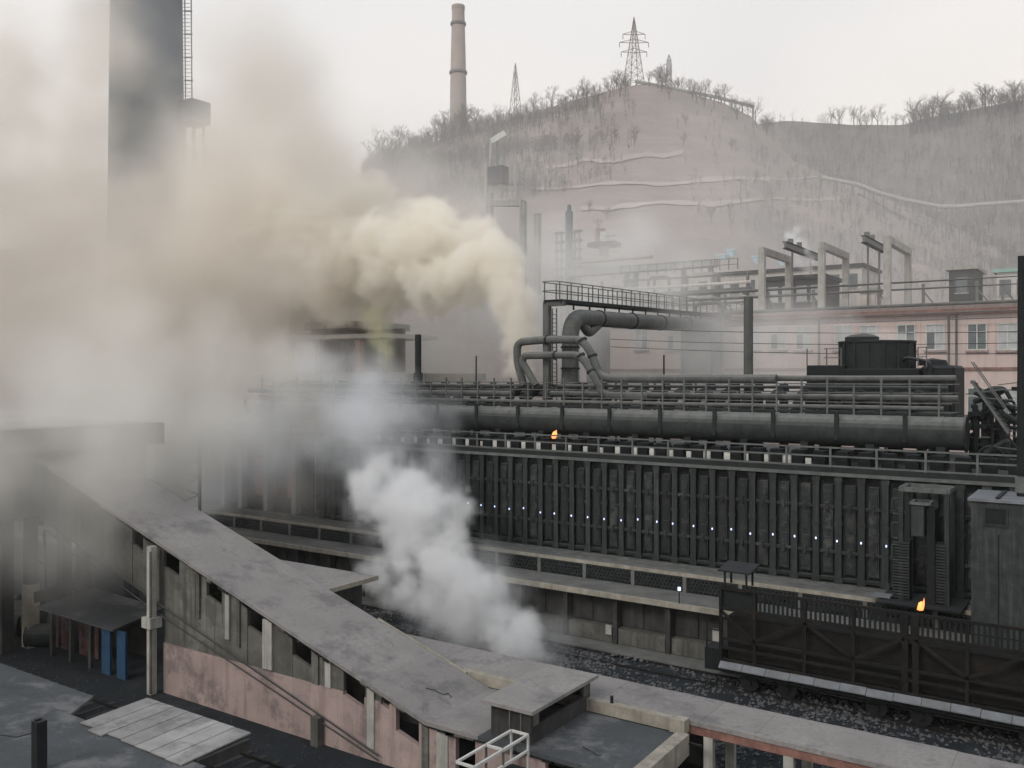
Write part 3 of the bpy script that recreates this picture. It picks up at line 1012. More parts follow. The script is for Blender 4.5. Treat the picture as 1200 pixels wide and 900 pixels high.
# lattice screen of bricks: three staggered courses, joined per panel
pan = MB()
for r_ in range(4):
    for k in range(14):
        x = 0.1 + k * 0.21 + (0.1 if r_ % 2 else 0)
        if x < 2.8:
            pan.box((x, 44.0, 2.88 + r_ * 0.19), (x + 0.12, 44.097, 2.88 + r_ * 0.19 + 0.1))
    pan.box((0.05, 44.01, 2.98 + r_ * 0.19), (2.9, 44.09, 2.98 + r_ * 0.19 + 0.088))
pp = pan.build('lattice_panel', M['soot'], rw, local=True)
pq = MB().box((-0.1, 43.9, 2.85), (0.1, 44.098, ZB - 0.143)).build('screen_post', M['bench'], rw, local=True)
pr_ = MB().box((-0.12, 41.85, 0.18), (0.12, 42.497, 2.547)).build('wall_post', M['dwall'], rw, local=True)
pl_ = MB().box((-0.62, 42.42, 1.06), (0.62, 42.497, 2.4)).build('wall_panel', M['dwall'], rw, local=True)
pc_ = MB().box((-1.3, 41.93, 0.22), (1.3, 41.997, 0.95)).build('plinth_panel', M['conc'], rw, local=True)
nn = 41
for i in range(nn):
    x = XB - 2 - i * 3.0
    for src, dx in ((pp, 0), (pq, 0), (pr_, 0), (pl_, 0.75), (pl_, 2.2), (pc_, 1.5)):
        first = i == 0 and not (src is pl_ and dx > 1)
        o = src if first else inst(src, rw, (0, 0, 0))
        o.location = (x + dx - rw.location.x, -44, 0)
sg = P(713, 738, y=41.8)
MB().box((sg.x - 0.17, 41.8, sg.z - 0.25), (sg.x + 0.17, 41.84, sg.z + 0.25)).build('notice_plate', M['pale'], rw)
# rails along the bench
for y in (44.9, 45.8):
    tag(MB().bar((XA, y, ZB + 0.05), (XB, y, ZB + 0.05), 0.07, 0.1).build('bench_rail', M['rail']), 'door machine rail on the dusty bench, %s the oven doors' % ('nearer' if y > 45 else 'farther from'), 'rail')
p = P(796, 692, y=41.6)
lo = thing('bench_lamp', 'small lit lamp on the edge of the ledge', 'lamp', (p.x, 41.6, 2.88))
MB().tube([(p.x, 41.6, 2.88), (p.x, 41.6, p.z)], 0.03, 6).build('stem', M['soot'], lo)
MB().tube([(p.x, 41.6, p.z), (p.x, 41.6, p.z + 0.16)], 0.08, 8).build('bulb', M['lamp'], lo)

# ------------------------------------------------------------------ frames and brick bays left of the ovens (in the smoke)
ct = thing('coal_tower_base', 'row of pale columns and orange brick bays beyond the ovens in the smoke', 'building', (-60, YB, ZB))
MB().box((-76, YB + 1.2, 0), (X0 - 0.003, 58, 9.3)).build('wall', M['soot'], ct)
for px in (372, 345, 312, 282, 262, 235):
    x = xat(px, YB)
    MB().box((x - 0.22, YB - 0.1, ZB), (x + 0.22, YB + 0.5, ZD)).build('column', M['pale'], ct)
for a_, b_ in ((288, 312), (326, 340)):
    MB().box((xat(a_, YB), YB + 0.9, ZB + 1), (xat(b_, YB), YB + 1.197, ZB + 4)).build('brick_infill', M['ochre'], ct)
MB().box((-76, YB - 0.2, ZD - 0.3), (X0 - 0.003, 58, ZD)).build('deck', M['conc'], ct)
for z in (0.5, 1.0):
    MB().bar((-76, YB, ZD + z), (X0, YB, ZD + z), 0.07).build('rail', M['white'], ct)

ob = thing('brick_annex', 'orange and white annex with a framed upper storey behind the smoke', 'building', (-72, 58, ZD))
yy = 58.5
MB().box((xat(258, yy), yy, 9.6), (xat(500, yy), 66, zat(300, 446, yy))).build('wall', M['wall'], ob)
for a_, b_ in ((262, 296), (297, 306), (308, 317), (352, 357)):
    MB().box((xat(a_, yy), yy - 0.12, zat(a_, 480, yy)), (xat(b_, yy), yy - 0.003, zat(a_, 449, yy))).build('wall_panel', M['ochre'], ob)
for a_, b_ in ((317, 328), (340, 350)):
    MB().box((xat(a_, yy), yy - 0.1, zat(a_, 476, yy)), (xat(b_, yy), yy - 0.003, zat(a_, 452, yy))).build('window', M['glass'], ob)
MB().box((xat(258, yy) - 0.5, yy - 0.5, zat(300, 446, yy) + 0.003), (xat(500, yy), 67, zat(300, 438, yy))).build('roof', M['pale'], ob)
for px in (340, 372, 419, 446):
    x = xat(px, yy)
    MB().box((x - 0.3, yy, zat(300, 438, yy) + 0.003), (x + 0.3, yy + 0.5, zat(px, 398, yy))).build('column', M['ochre'] if px in (372, 419) else M['pale'], ob)
MB().box((xat(335, yy), yy - 0.3, zat(372, 398, yy) + 0.003), (xat(450, yy), 66, zat(372, 393, yy))).build('lintel', M['white'], ob)
MB().box((xat(362, yy), yy - 0.6, zat(372, 386, yy)), (xat(416, yy), 66, zat(372, 378, yy))).build('upper_roof', M['pale'], ob)
MB().box((xat(345, yy), yy + 3, zat(300, 437, yy)), (xat(445, yy), yy + 3.4, zat(372, 386, yy))).build('back_wall', M['conc'], ob)
MB().box((xat(330, yy), yy + 1, zat(340, 392, yy) + 0.1), (xat(355, yy), yy + 4, zat(340, 350, yy))).build('roof_tower', M['wall'], ob)
for i in range(5):
    a = P(400 + i * 4, 402, y=yy + 1)
    b = P(412 - i * 4, 436, y=yy + 1)
    MB().bar(a, b, 0.14).build('brace', M['soot'], ob)

# lattice trestle left of the ovens
lt_ = thing('lattice_trestle', 'thin steel lattice trestle behind the top of the conveyor gallery', 'trestle', P(205, 600, y=40))
for x0, x1 in ((180, 180), (234, 234)):
    MB().bar(P(x0, 600, y=40), P(x1, 520, y=40), 0.16).build('leg', M['rail'], lt_)
for i in range(4):
    MB().bar(P(180, 600 - i * 20, y=40), P(234, 580 - i * 20, y=40), 0.09).build('brace', M['rail'], lt_)
    MB().bar(P(234, 600 - i * 20, y=40), P(180, 580 - i * 20, y=40), 0.09).build('brace', M['rail'], lt_)

# ------------------------------------------------------------------ door machine and cabin
YM = 43.9
dm = thing('door_machine', 'tall slim black door machine with a hollow top frame in front of the ovens', 'machine', (P(1085, 700, y=YM).x, YM, ZB))
xl, xr = xat(1056, YM), xat(1110, YM)
zt = zat(1080, 577, YM)
for (x, y) in ((xl, YM), (xr, YM), (xl, YM + 1.6), (xr, YM + 1.6)):
    MB().box((x - 0.1, y - 0.1, ZB), (x + 0.1, y + 0.1, zt)).build('frame_post', M['buck'], dm)
tf = MB()
for (a, b) in (((xl, YM), (xr, YM)), ((xr, YM), (xr, YM + 1.6)), ((xr, YM + 1.6), (xl, YM + 1.6)), ((xl, YM + 1.6), (xl, YM))):
    tf.bar((a[0], a[1], zt + 0.1), (b[0], b[1], zt + 0.1), 0.22, 0.2)
tf.build('top_frame', M['rail'], dm)
x0, x1 = xat(1070, YM), xat(1091, YM)
MB().box((x0, YM - 0.5, ZB + 3.2), (x0 + 0.55, YM + 0.5, zt - 0.55)).build('hoist_tower', M['buck'], dm, bevel=0.03)
MB().box((x0 + 0.62, YM - 0.3, ZB), (x1 + 0.2, YM + 0.9, zt - 0.7)).build('door_extractor', M['black'], dm)
tf = MB()
zz = zt - 0.45
for (a, b) in (((x0, YM - .5), (x1, YM - .5)), ((x1, YM - .5), (x1, YM + .6)), ((x1, YM + .6), (x0, YM + .6)), ((x0, YM + .6), (x0, YM - .5))):
    tf.bar((a[0], a[1], zz), (b[0], b[1], zz), 0.13, 0.12)
tf.build('hoist_frame', M['rail'], dm)
sl = MB().box((0, -0.12, 0), (0.72, 0.0, 0.08)).build('slat', M['buck'], dm, local=True)
i = 0
for xx in (xl - 0.35, xr - 0.75):
    MB().box((xx, YM - 0.05, ZB + 0.2), (xx + 0.72, YM + 0.5, ZB + 2.9)).build('louvre_box', M['black'], dm)
    for k in range(20):
        o = sl if i == 0 else inst(sl, dm, (0, 0, 0))
        i += 1
        o.location = Vector((xx, YM - 0.052, ZB + 0.3 + k * 0.13)) - dm.location
for xx, zz in ((xl - 0.1, 6.8), (xl - 0.1, 7.9), (xl - 0.1, 5.8)):
    MB().tube(bend([(xx, YM - 0.2, zz), (xx - 0.25, YM - 0.2, zz), (xx - 0.25, YM - 0.2, zz + 0.7), (xx, YM - 0.2, zz + 0.7)], 0.2), 0.05, 6).build('hose', M['buck'], dm)
MB().box((xl - 0.9, YM - 1.0, ZB + 0.12), (xr + 0.7, YM + 1.6, ZB + 0.2)).build('base_plate', M['black'], dm)
MB().box((xl - 1.2, YM - 0.4, ZB + 0.25), (xl - 0.4, YM + 0.3, ZB + 0.32)).build('foot_step', M['lip'], dm)

YC = 42.2
cb = thing('machine_cabin', 'big plain dark cabin with one small black window and a dusty roof', 'cabin', (P(1170, 700, y=YC).x, YC, ZB))
xc = xat(1138, YC)
zt = zat(1140, 584, YC)
MB().box((xc, YC, 2.9), (xc + 5, YC + 3.2, zt - 0.1)).build('body', M['buck'], cb)
rf = MB().box((xc - 0.12, YC - 0.12, zt - 0.097), (xc + 5.1, YC + 3.3, zt + 0.02)).build('roof', M['lip'], cb)
wx0, wx1 = xat(1155, YC), xat(1179, YC)
wz0, wz1 = zat(1160, 614, YC), zat(1160, 596, YC)
wn = MB().box((wx0, YC - 0.02, wz0), (wx1, YC - 0.003, wz1)).build('window', M['black'], cb)
fr_ = MB()
fr_.box((wx0 - .08, YC - 0.06, wz0 - .08), (wx1 + .08, YC - 0.003, wz0)); fr_.box((wx0 - .08, YC - 0.06, wz1), (wx1 + .08, YC - 0.003, wz1 + .08))
fr_.box((wx0 - .08, YC - 0.06, wz0), (wx0, YC - 0.003, wz1)); fr_.box((wx1, YC - 0.06, wz0), (wx1 + .08, YC - 0.003, wz1))
fr_.build('frame', M['buck'], wn)
for k in range(1, 5):
    MB().box((xc + k * 1.0, YC - 0.02, 3.0), (xc + k * 1.0 + 0.05, YC - 0.003, wz0 - 0.4)).build('panel_seam', M['black'], cb)
MB().box((xc + 0.9, YC + 0.1, zt + 0.023), (xc + 1.05, YC + 3.0, zt + 0.1)).build('roof_rib', M['black'], cb)

# ------------------------------------------------------------------ quenching car
YQ = 38.9
qa = xat(845, YQ)
qc = thing('quenching_car', 'long dark iron quenching car with a grated top and braced side', 'rail wagon', (qa + 7, YQ, 0))
QL = 15.5
zq = lambda py, px=845: zat(px, py, YQ)
zt, zg, zm, zl, zbm = 4.62, 3.72, 2.35, 1.35, 1.2
# body behind the frame
MB().box((qa + 0.15, YQ + 0.45, 1.4), (qa + QL, YQ + 1.9, 3.3)).build('hopper_body', M['rust'], qc)
for (z, h, dy, nm) in ((zt, 0.12, 0, 'top_rail'), (zg, 0.16, 0, 'upper_beam'), (zm, 0.12, 0, 'middle_beam'), (1.95, 0.1, 0, 'lower_beam'), (zl + .05, 0.16, 0, 'sill_beam')):
    MB().bar((qa, YQ + dy, z), (qa + QL, YQ + dy, z), 0.12, h).build(nm, M['rust'], qc)
MB().bar((qa + 3, YQ + 0.01, (zt + zg) / 2), (qa + QL, YQ + 0.01, (zt + zg) / 2), 0.05, 0.05).build('grate_rail', M['rust'], qc)
xs = [0, 1.55, 3.75, 5.75, 7.75, 8.15, 10.0, 12.0, 14.0, 15.5]
for x in xs:
    wd = 0.24 if x in (7.75, 8.15) else 0.13
    MB().box((qa + x - wd / 2, YQ - 0.1, zl), (qa + x + wd / 2, YQ + 0.06, zt + 0.05)).build('post', M['rust'], qc)
for k, (xa_, xb_) in enumerate(((0, 1.55), (3.75, 1.55), (3.75, 5.75), (7.75, 5.75), (8.15, 10.0), (12, 10), (12, 14), (15.5, 14))):
    MB().bar((qa + xa_, YQ - 0.06, zg - 0.1), (qa + xb_, YQ - 0.06, zm + 0.08), 0.08, 0.13).build('brace', M['rust'], qc)
gb = MB()
x = 1.75
while x < QL:
    gb.box((qa + x, YQ - 0.02, zg), (qa + x + 0.09, YQ + 0.04, zt))
    x += 0.2
tag(gb.build('grate_bars', M['black'], qc), kind='stuff')
MB().box((qa, YQ + 0.1, zg), (qa + 1.6, YQ + 0.25, zt)).build('end_panel', M['black'], qc)
# white discharge lip in plates
lp = MB().hexa([(0.01, YQ - 0.36, 1.1), (1.04, YQ - 0.36, 1.1), (1.04, YQ - 0.1, 1.3), (0.01, YQ - 0.1, 1.3)], [(0.01, YQ - 0.36, 1.15), (1.04, YQ - 0.36, 1.15), (1.04, YQ - 0.1, 1.36), (0.01, YQ - 0.1, 1.36)]).build('lip_plate', M['lip'], qc, local=True)
for i in range(15):
    o = lp if i == 0 else inst(lp, qc, (0, 0, 0))
    o.location = Vector((qa + i * 1.05, 0, random.uniform(-.02, .02))) - qc.location
MB().box((qa, YQ - 0.08, 0.85), (qa + QL, YQ + 2.6, 1.28)).build('chassis', M['black'], qc)
for x in (1.2, 2.9, 6.6, 8.3, 12.2, 13.9):
    MB().tube([(qa + x, YQ + 0.25, 0.52), (qa + x, YQ + 0.4, 0.52)], 0.42, 18).build('wheel', M['black'], qc, True)
    MB().tube([(qa + x, YQ + 0.1, 0.52), (qa + x, YQ + 0.25, 0.52)], 0.14, 8).build('axle_box', M['rust'], qc, True)
# little roof stand on its end
st_ = MB()
for x in (0.1, 1.1):
    for y in (0.2, 1.0):
        st_.box((qa + x - .04, YQ + y - .04, zt + 0.05), (qa + x + .04, YQ + y + .04, zt + 0.75))
st_.build('stand_legs', M['black'], qc)
MB().hexa([(qa - 0.15, YQ - 0.05, zt + 0.74), (qa + 1.35, YQ - 0.05, zt + 0.74), (qa + 1.35, YQ + 1.25, zt + 0.95), (qa - .15, YQ + 1.25, zt + 0.95)],
          [(qa - 0.15, YQ - 0.05, zt + 0.8), (qa + 1.35, YQ - 0.05, zt + 0.8), (qa + 1.35, YQ + 1.25, zt + 1.01), (qa - .15, YQ + 1.25, zt + 1.01)]).build('canopy', M['black'], qc)
# coupling end
MB().box((qa - 0.9, YQ + 0.3, 0.75), (qa - 0.003, YQ + 1.6, 1.75)).build('buffer_box', M['black'], qc)
MB().bar((qa - 0.8, YQ + 0.3, 1.75), (qa - 0.8, YQ + 0.3, 3.0), 0.06).build('brake_post', M['black'], qc)
MB().bar((qa - 0.8, YQ + 0.3, 2.6), (qa, YQ + 0.3, 2.6), 0.05).build('brake_rail', M['black'], qc)
MB().box((qa - 0.55, YQ + 0.35, 2.05), (qa - 0.2, YQ + 0.45, 2.6)).build('number_plate', M['pale'], qc)
tk = thing('quench_track', 'railway track on which the quenching car stands', 'track', (-24, 39.5, 0))
for y in (39.22, 40.55):
    MB().bar((-70, y, 0.06), (5, y, 0.06), 0.08, 0.12).build('rail', M['rust'], tk)

# coke lumps and gravel
rnd = random.Random(3)
mb = MB()
cnt = 0
for _ in range(26000):
    x = rnd.uniform(-44, 4)
    y = rnd.uniform(30.8, 40.5)
    dens = 0.25 + 0.75 * max(0, min(1, (mnoise.noise(Vector((x * .25, y * .45, 3))) + 0.35) * 1.6))
    if rnd.random() > dens: continue
    r_ = rnd.choice((0.03, 0.04, 0.05, 0.07, 0.1)) * rnd.uniform(0.8, 1.3)
    z = r_ * 0.4 + 0.35 * max(0, mnoise.noise(Vector((x * .3, y * .6, 9))))
    a = rnd.uniform(0, 6.28)
    vs_ = [(x + math.cos(a + k * 1.571) * r_ * rnd.uniform(.7, 1.2), y + math.sin(a + k * 1.571) * r_ * rnd.uniform(.7, 1.2), z + rnd.uniform(-.3, .3) * r_) for k in range(4)]
    vs_ += [(x + rnd.uniform(-.3, .3) * r_, y + rnd.uniform(-.3, .3) * r_, z + r_ * rnd.uniform(.6, 1)), (x, y, z - r_)]
    mb.add(vs_, [(0, 1, 4), (1, 2, 4), (2, 3, 4), (3, 0, 4), (1, 0, 5), (2, 1, 5), (3, 2, 5), (0, 3, 5)])
for _ in range(1500):
    x, y = rnd.uniform(-50, -14), rnd.uniform(16, 24.2)
    r_ = rnd.choice((0.03, 0.04, 0.06))
    mb.add([(x - r_, y, 0.01), (x + r_ * .7, y - r_, 0.01), (x + r_ * .5, y + r_, 0.01), (x, y, r_ * 1.3)], [(0, 1, 3), (1, 2, 3), (2, 0, 3)])
tag(mb.build('gravel', M['stone']), 'spilled coke lumps and gravel between gallery and quenching car', 'gravel', kind='stuff')
# rough bank of ballast
mb = MB()
nx, ny = 160, 26
for i in range(nx + 1):
    for j in range(ny + 1):
        x = -50 + 56 * i / nx
        y = 30.8 + 9.8 * j / ny
        e = math.sin(math.pi * j / ny)
        mb.v.append((x, y, 0.01 + e * max(0, 0.3 * mnoise.noise(Vector((x * .3, y * .6, 9))) + 0.12 * mnoise.noise(Vector((x, y * 1.3, 2))) + 0.05)))
mb.f = [(i * (ny + 1) + j, (i + 1) * (ny + 1) + j, (i + 1) * (ny + 1) + j + 1, i * (ny + 1) + j + 1) for i in range(nx) for j in range(ny)]
tag(mb.build('ballast_bank', M['ground'], None, True), 'uneven dark ballast bank beside the quench track', 'ground', kind='structure')

# ------------------------------------------------------------------ inclined conveyor gallery
YW, YBK = 24.6, 28.2
XT = -20.3
XTOP = -46.5
XEND = -12.5


def zr(x): return 2.07 + 0.303 * (XT - x) if x < XT else 2.07


ig = thing('conveyor_gallery', 'sloping conveyor gallery with a dusty roof, grey panels and a pink base', 'conveyor gallery', (-28, YW, 0))
# roof: sloping sheets and the flat end
xs = [XTOP + (XT - XTOP) * i / 9 for i in range(10)]
for i, (a, b) in enumerate(zip(xs, xs[1:])):
    g_ = 0.006
    lo = [(a + g_, YW - 0.22, zr(a) - 0.14), (b, YW - 0.22, zr(b) - 0.14), (b, YBK + 0.15, zr(b) - 0.14), (a + g_, YBK + 0.15, zr(a) - 0.14)]
    hi = [(x, y, z + 0.14) for x, y, z in lo]
    MB().hexa(lo, hi).build('roof_sheet', M['roof'], ig)
MB().box((XT + 0.006, YW - 0.22, 1.93), (-18.0, 28.4, 2.07)).build('roof_sheet', M['roof'], ig)
MB().box((-17.994, YW - 0.22, 1.93), (XEND, 28.4, 2.066)).build('flat_roof', M['flat'], ig)
# ragged lip under the roof edge
MB().hexa([(XTOP, YW - 0.19, zr(XTOP) - 0.2), (XT, YW - 0.19, zr(XT) - 0.2), (XT, YW - 0.1, zr(XT) - 0.2), (XTOP, YW - 0.1, zr(XTOP) - 0.2)],
          [(XTOP, YW - 0.19, zr(XTOP) - 0.143), (XT, YW - 0.19, zr(XT) - 0.143), (XT, YW - 0.1, zr(XT) - 0.143), (XTOP, YW - 0.1, zr(XTOP) - 0.143)]).build('eaves_batten', M['black'], ig)
MB().box((XT + 0.01, YW - 0.19, 1.86), (XEND, YW - 0.1, 1.927)).build('eaves_batten', M['black'], ig)
rnd = random.Random(77)
for k in range(46):
    x = rnd.uniform(XTOP + 6, XEND - 0.5)
    w_ = rnd.uniform(0.2, 0.7)
    z_ = lambda q: zr(q) - 0.143 - 0.003
    h_ = rnd.uniform(0.03, 0.14)
    MB().hexa([(x, YW - 0.24, z_(x) - h_), (x + w_, YW - 0.24, z_(x + w_) - h_ * rnd.uniform(.3, 1)), (x + w_, YW - 0.2, z_(x + w_) - h_), (x, YW - 0.2, z_(x) - h_)],
              [(x, YW - 0.24, z_(x)), (x + w_, YW - 0.24, z_(x + w_)), (x + w_, YW - 0.2, z_(x + w_)), (x, YW - 0.2, z_(x))]).build('eaves_shred', M['black'] if k % 3 else M['conc'], ig)
for k, (x, y, l_, a_) in enumerate(((-21.2, 26.3, 1.0, .5), (-14.2, 25.4, .9, -.4))):
    d_ = Vector((math.cos(a_), math.sin(a_), 0)) * l_ / 2
    pts = []
    for q in range(7):
        m_ = Vector((x, y, 0)) + d_ * (q / 3 - 1) + Vector((mnoise.noise(Vector((q * .9, k, 0))), mnoise.noise(Vector((q * .9, k, 5))), 0)) * .2
        m_.z = zr(m_.x) + .02
        pts.append(m_)
    tag(MB().tube(pts, 0.014, 5).build('loose_cable', M['black']), ['loose cable end lying at the foot of the sloping roof', 'loose cable end lying on the flat grey roof'][k], 'cable')
# openings under the eaves
ops = []
for a, b, y0, y1 in ((155, 168, 620, 642), (192, 210, 648, 670), (242, 260, 682, 704), (290, 312, 713, 741), (343, 365, 747, 775), (403, 428, 787, 822), (447, 457, 815, 828), (465, 492, 830, 865), (535, 558, 862, 912), (640, 690, 893, 910)):
    xa_, xb_ = P(a, 440, y=YW).x, P(b, 440, y=YW).x
    zlo = P((a + b) / 2, y1, y=YW).z
    ops.append((xa_, xb_, zlo))
ops.sort()


def zbot(x): return zr(x) - 3.0 if x < -35.6 else 0.0


def panel(xa_, xb_, ztop_a, ztop_b, zlo_a, zlo_b, m, nm, y0=YW, th=0.14):
    return MB().hexa([(xa_, y0, zlo_a), (xb_, y0, zlo_b), (xb_, y0 + th, zlo_b), (xa_, y0 + th, zlo_a)],
                     [(xa_, y0, ztop_a), (xb_, y0, ztop_b), (xb_, y0 + th, ztop_b), (xa_, y0 + th, ztop_a)]).build(nm, m, ig)


edges = sorted(set([XTOP, -35.6, XEND] + [o[0] for o in ops] + [o[1] for o in ops]))
# split long stretches into panels of about 1.3 m
full = []
for a, b in zip(edges, edges[1:]):
    k = max(1, round((b - a) / 1.35))
    full += [a + (b - a) * i / k for i in range(k)]
full.append(edges[-1])
ZP = 2.25
rnd = random.Random(8)
for a, b in zip(full, full[1:]):
    mid = (a + b) / 2
    op = next((o for o in ops if o[0] - 0.01 < mid < o[1] + 0.01), None)
    g_ = 0.012
    tb = (lambda x: op[2] + 0.303 * (mid - x) * (1 if x < XT else 0)) if op else (lambda x: zr(x) - 0.15)
    ta, tb_ = tb(a), tb(b)
    dy = rnd.uniform(-0.02, 0.02)
    if b < -35.55:
        panel(a + g_, b, ta, tb_, zbot(a), zbot(b - 0.001), M['conc'], 'wall_panel', YW + dy)
    else:
        if min(ta, tb_) > ZP + 0.25:
            panel(a + g_, b, ta, tb_, ZP, ZP, M['conc'], 'wall_panel', YW + dy)
            panel(a, b, ZP - 0.003, ZP - 0.003, 0, 0, M['pink'], 'render_panel', YW - 0.05, 0.2)
        else:
            panel(a, b, min(ta, ZP), min(tb_, ZP), 0, 0, M['pink'], 'render_panel', YW - 0.05, 0.2)
            if max(ta, tb_) > ZP + 0.02:
                panel(a + g_, b, max(ta, ZP + 0.01), max(tb_, ZP + 0.01), ZP + 0.003, ZP + 0.003, M['conc'], 'wall_panel', YW + dy)
# back wall, end wall, soffit of the raised part
MB().hexa([(XTOP, YBK - 0.1, zr(XTOP) - 3.0), (-35.6, YBK - 0.1, zr(-35.6) - 3.0), (-35.6, YBK + 0.05, zr(-35.6) - 3), (XTOP, YBK + 0.05, zr(XTOP) - 3)],
          [(XTOP, YBK - 0.1, zr(XTOP) - 0.15), (-35.6, YBK - 0.1, zr(-35.6) - .15), (-35.6, YBK + 0.05, zr(-35.6) - .15), (XTOP, YBK + 0.05, zr(XTOP) - .15)]).build('back_wall', M['conc'], ig)
MB().hexa([(-35.597, YBK - 0.1, 0), (XT, YBK - 0.1, 0), (XT, YBK + 0.05, 0), (-35.597, YBK + 0.05, 0)],
          [(-35.597, YBK - 0.1, zr(-35.6) - .15), (XT, YBK - 0.1, zr(XT) - .15), (XT, YBK + 0.05, zr(XT) - .15), (-35.597, YBK + 0.05, zr(-35.6) - .15)]).build('back_wall', M['conc'], ig)
MB().hexa([(XTOP, YW + 0.16, zr(XTOP) - 3.0), (-35.6, YW + 0.16, zr(-35.6) - 3.0), (-35.6, YBK - 0.103, zr(-35.6) - 3), (XTOP, YBK - 0.103, zr(XTOP) - 3)],
          [(XTOP, YW + 0.16, zr(XTOP) - 2.8), (-35.6, YW + 0.16, zr(-35.6) - 2.8), (-35.6, YBK - 0.103, zr(-35.6) - 2.8), (XTOP, YBK - 0.103, zr(XTOP) - 2.8)]).build('floor_slab', M['conc'], ig)
MB().box((-35.597, YW + 0.16, 0), (-35.45, YBK - 0.103, zr(-35.6) - 2.83)).build('end_wall', M['conc'], ig)
MB().box((XEND - 0.15, YW + 0.16, 0), (XEND, 28.3, 1.92)).build('end_wall', M['dwall'], ig)
MB().box((XT + 0.01, 28.15, 0), (XEND - 0.16, 28.3, 1.92)).build('back_wall', M['conc'], ig)
# pale pilasters and white-wash runs
for px, wd, m_ in ((233, .3, 'conc'), (268, .26, 'pale'), (281, .18, 'conc'), (315, .55, 'pale'), (371, .35, 'conc'), (386, .3, 'pale'), (436, .35, 'pale'), (500, .3, 'conc'), (520, .5, 'pale')):
    x = xat(px, YW)
    z1 = zr(x) - 0.2 - 0.15 * wd
    z0_ = max(0, z1 - (2.0 if x < -24 else 2.2))
    z0_ = max(z0_, ZP + 0.004) if z1 > ZP + 0.5 else z0_
    MB().box((x - wd / 2, YW - 0.1, z0_), (x + wd / 2, YW - 0.053 if z1 <= ZP + .5 else YW - 0.023, z1)).build('pilaster', M[m_], ig)
# sloping pipes along the wall
for dz, r_ in ((0, 0.035), (-0.45, 0.028)):
    MB().tube([(-45, YW - 0.22, zr(-45) - 2.75 + dz), (-35.6, YW - 0.22, zr(-35.6) - 2.75 + dz), (-22.5, YW - 0.22, 0.35 + dz * .4)], r_, 8).build('wall_pipe', M['soot'], ig)
x = xat(377, YW)
MB().box((x - 0.2, YW - 0.4, 0), (x + 0.2, YW - 0.06, 1.1)).build('stub_pier', M['conc'], ig)
# white post with collar
x = xat(179, 24.2)
pt = thing('white_post', 'whitewashed post with a square collar at the corner of the pink wall', 'post', (x, 24.15, 0))
MB().box((x - 0.15, 24.0, 0), (x + 0.15, 24.3, zr(x) - 0.2)).build('shaft', M['pale'], pt)
zc = zat(179, 728, 24.2)
MB().box((x - 0.32, 23.85, zc - 0.25), (x + 0.32, 24.45, zc + 0.22)).build('collar', M['pale'], pt)
MB().tube([(x + 0.2, 23.95, 0.1), (x + 0.2, 23.95, zr(x) - 0.4)], 0.05, 8).build('downpipe', M['conc'], pt)

# side house behind the slope
sh = thing('side_house', 'low flat-roofed annex jutting from the back of the sloping gallery', 'annex', (-33, 30, 0))
MB().box((-36.2, 28.45, 0), (-30.2, 31.6, 4.4)).build('wall', M['dwall'], sh)
MB().box((-36.4, 28.3, 4.45), (-29.6, 32.0, 4.6)).build('roof', M['roof'], sh)
MB().box((-29.598, 28.3, 4.42), (-29.5, 32.0, 4.63)).build('fascia', M['fascia'], sh)
MB().box((-30.197, 29.3, 1.0), (-30.15, 31.0, 3.6)).build('opening', M['black'], sh)

# rooftop housing
ph = thing('rooftop_housing', 'small dark roof housing with a tilted lid on the low end of the gallery', 'housing', (-16.9, 26.8, 2.07))
PX0, PX1 = -17.7, -16.1
MB().box((PX0, 24.75, 2.073), (PX1, 24.9, 3.15)).build('front_wall', M['dwall'], ph)
MB().box((PX0, 24.903, 2.073), (PX0 + 0.12, 28.6, 3.15)).build('end_wall', M['dwall'], ph)
MB().box((PX1 - 0.12, 24.903, 2.073), (PX1, 28.6, 2.62)).build('sill_wall', M['dwall'], ph)
for y in (24.91, 28.25):
    MB().box((PX1 - 0.11, y, 2.623), (PX1 - 0.003, y + 0.35, 3.15)).build('corner_post', M['conc'], ph)
MB().box((PX0, 28.603, 2.073), (PX1, 28.7, 3.15)).build('back_wall', M['dwall'], ph)
MB().box((PX0 - 0.25, 24.5, 3.16), (PX1 + 0.22, 28.95, 3.28)).build('lid', M['roof'], ph)
for x in (PX0 + 0.75, PX0 + 1.2):
    MB().box((x, 24.71, 2.1), (x + 0.05, 24.747, 3.1)).build('batten', M['rail'], ph)

# ------------------------------------------------------------------ level gallery
hg_ = thing('level_gallery', 'long low level gallery with a dusty flat roof on pale posts and a red beam', 'conveyor gallery', (-8, 29.5, 0))
x = -29.0
rnd = random.Random(21)
while x < 6:
    L_ = 1.9
    MB().box((x, 28.75, 2.3), (x + L_ - 0.005, 31.1, 2.46 + rnd.uniform(-.012, .012))).build('roof_slab', M['roof'], hg_)
    x += L_
MB().box((-21.8, 28.45, 2.075), (XEND - .3, 28.747, 2.5)).build('parapet', M['fascia'], hg_)
MB().box((XEND - 0.297, 28.3, 2.1), (XEND + .25, 28.747, 2.55)).build('parapet_end', M['fascia'], hg_)
MB().hexa([(-26.2, 28.355, zr(-26.2) - 0.14), (-21.5, 28.355, zr(-21.5) - .14), (-21.5, 28.44, zr(-21.5) - .14), (-26.2, 28.44, zr(-26.2) - .14)],
          [(-26.2, 28.355, zr(-26.2) + 0.05), (-21.5, 28.355, zr(-21.5) + .05), (-21.5, 28.44, zr(-21.5) + .05), (-26.2, 28.44, zr(-26.2) + .05)]).build('kerb_strip', M['fascia'], ig)
MB().box((XEND, 28.8, 2.0), (6, 28.98, 2.295)).build('front_beam', M['redbeam'], hg_)
MB().box((XEND, 30.8, 2.0), (6, 30.98, 2.295)).build('back_beam', M['redbeam'], hg_)
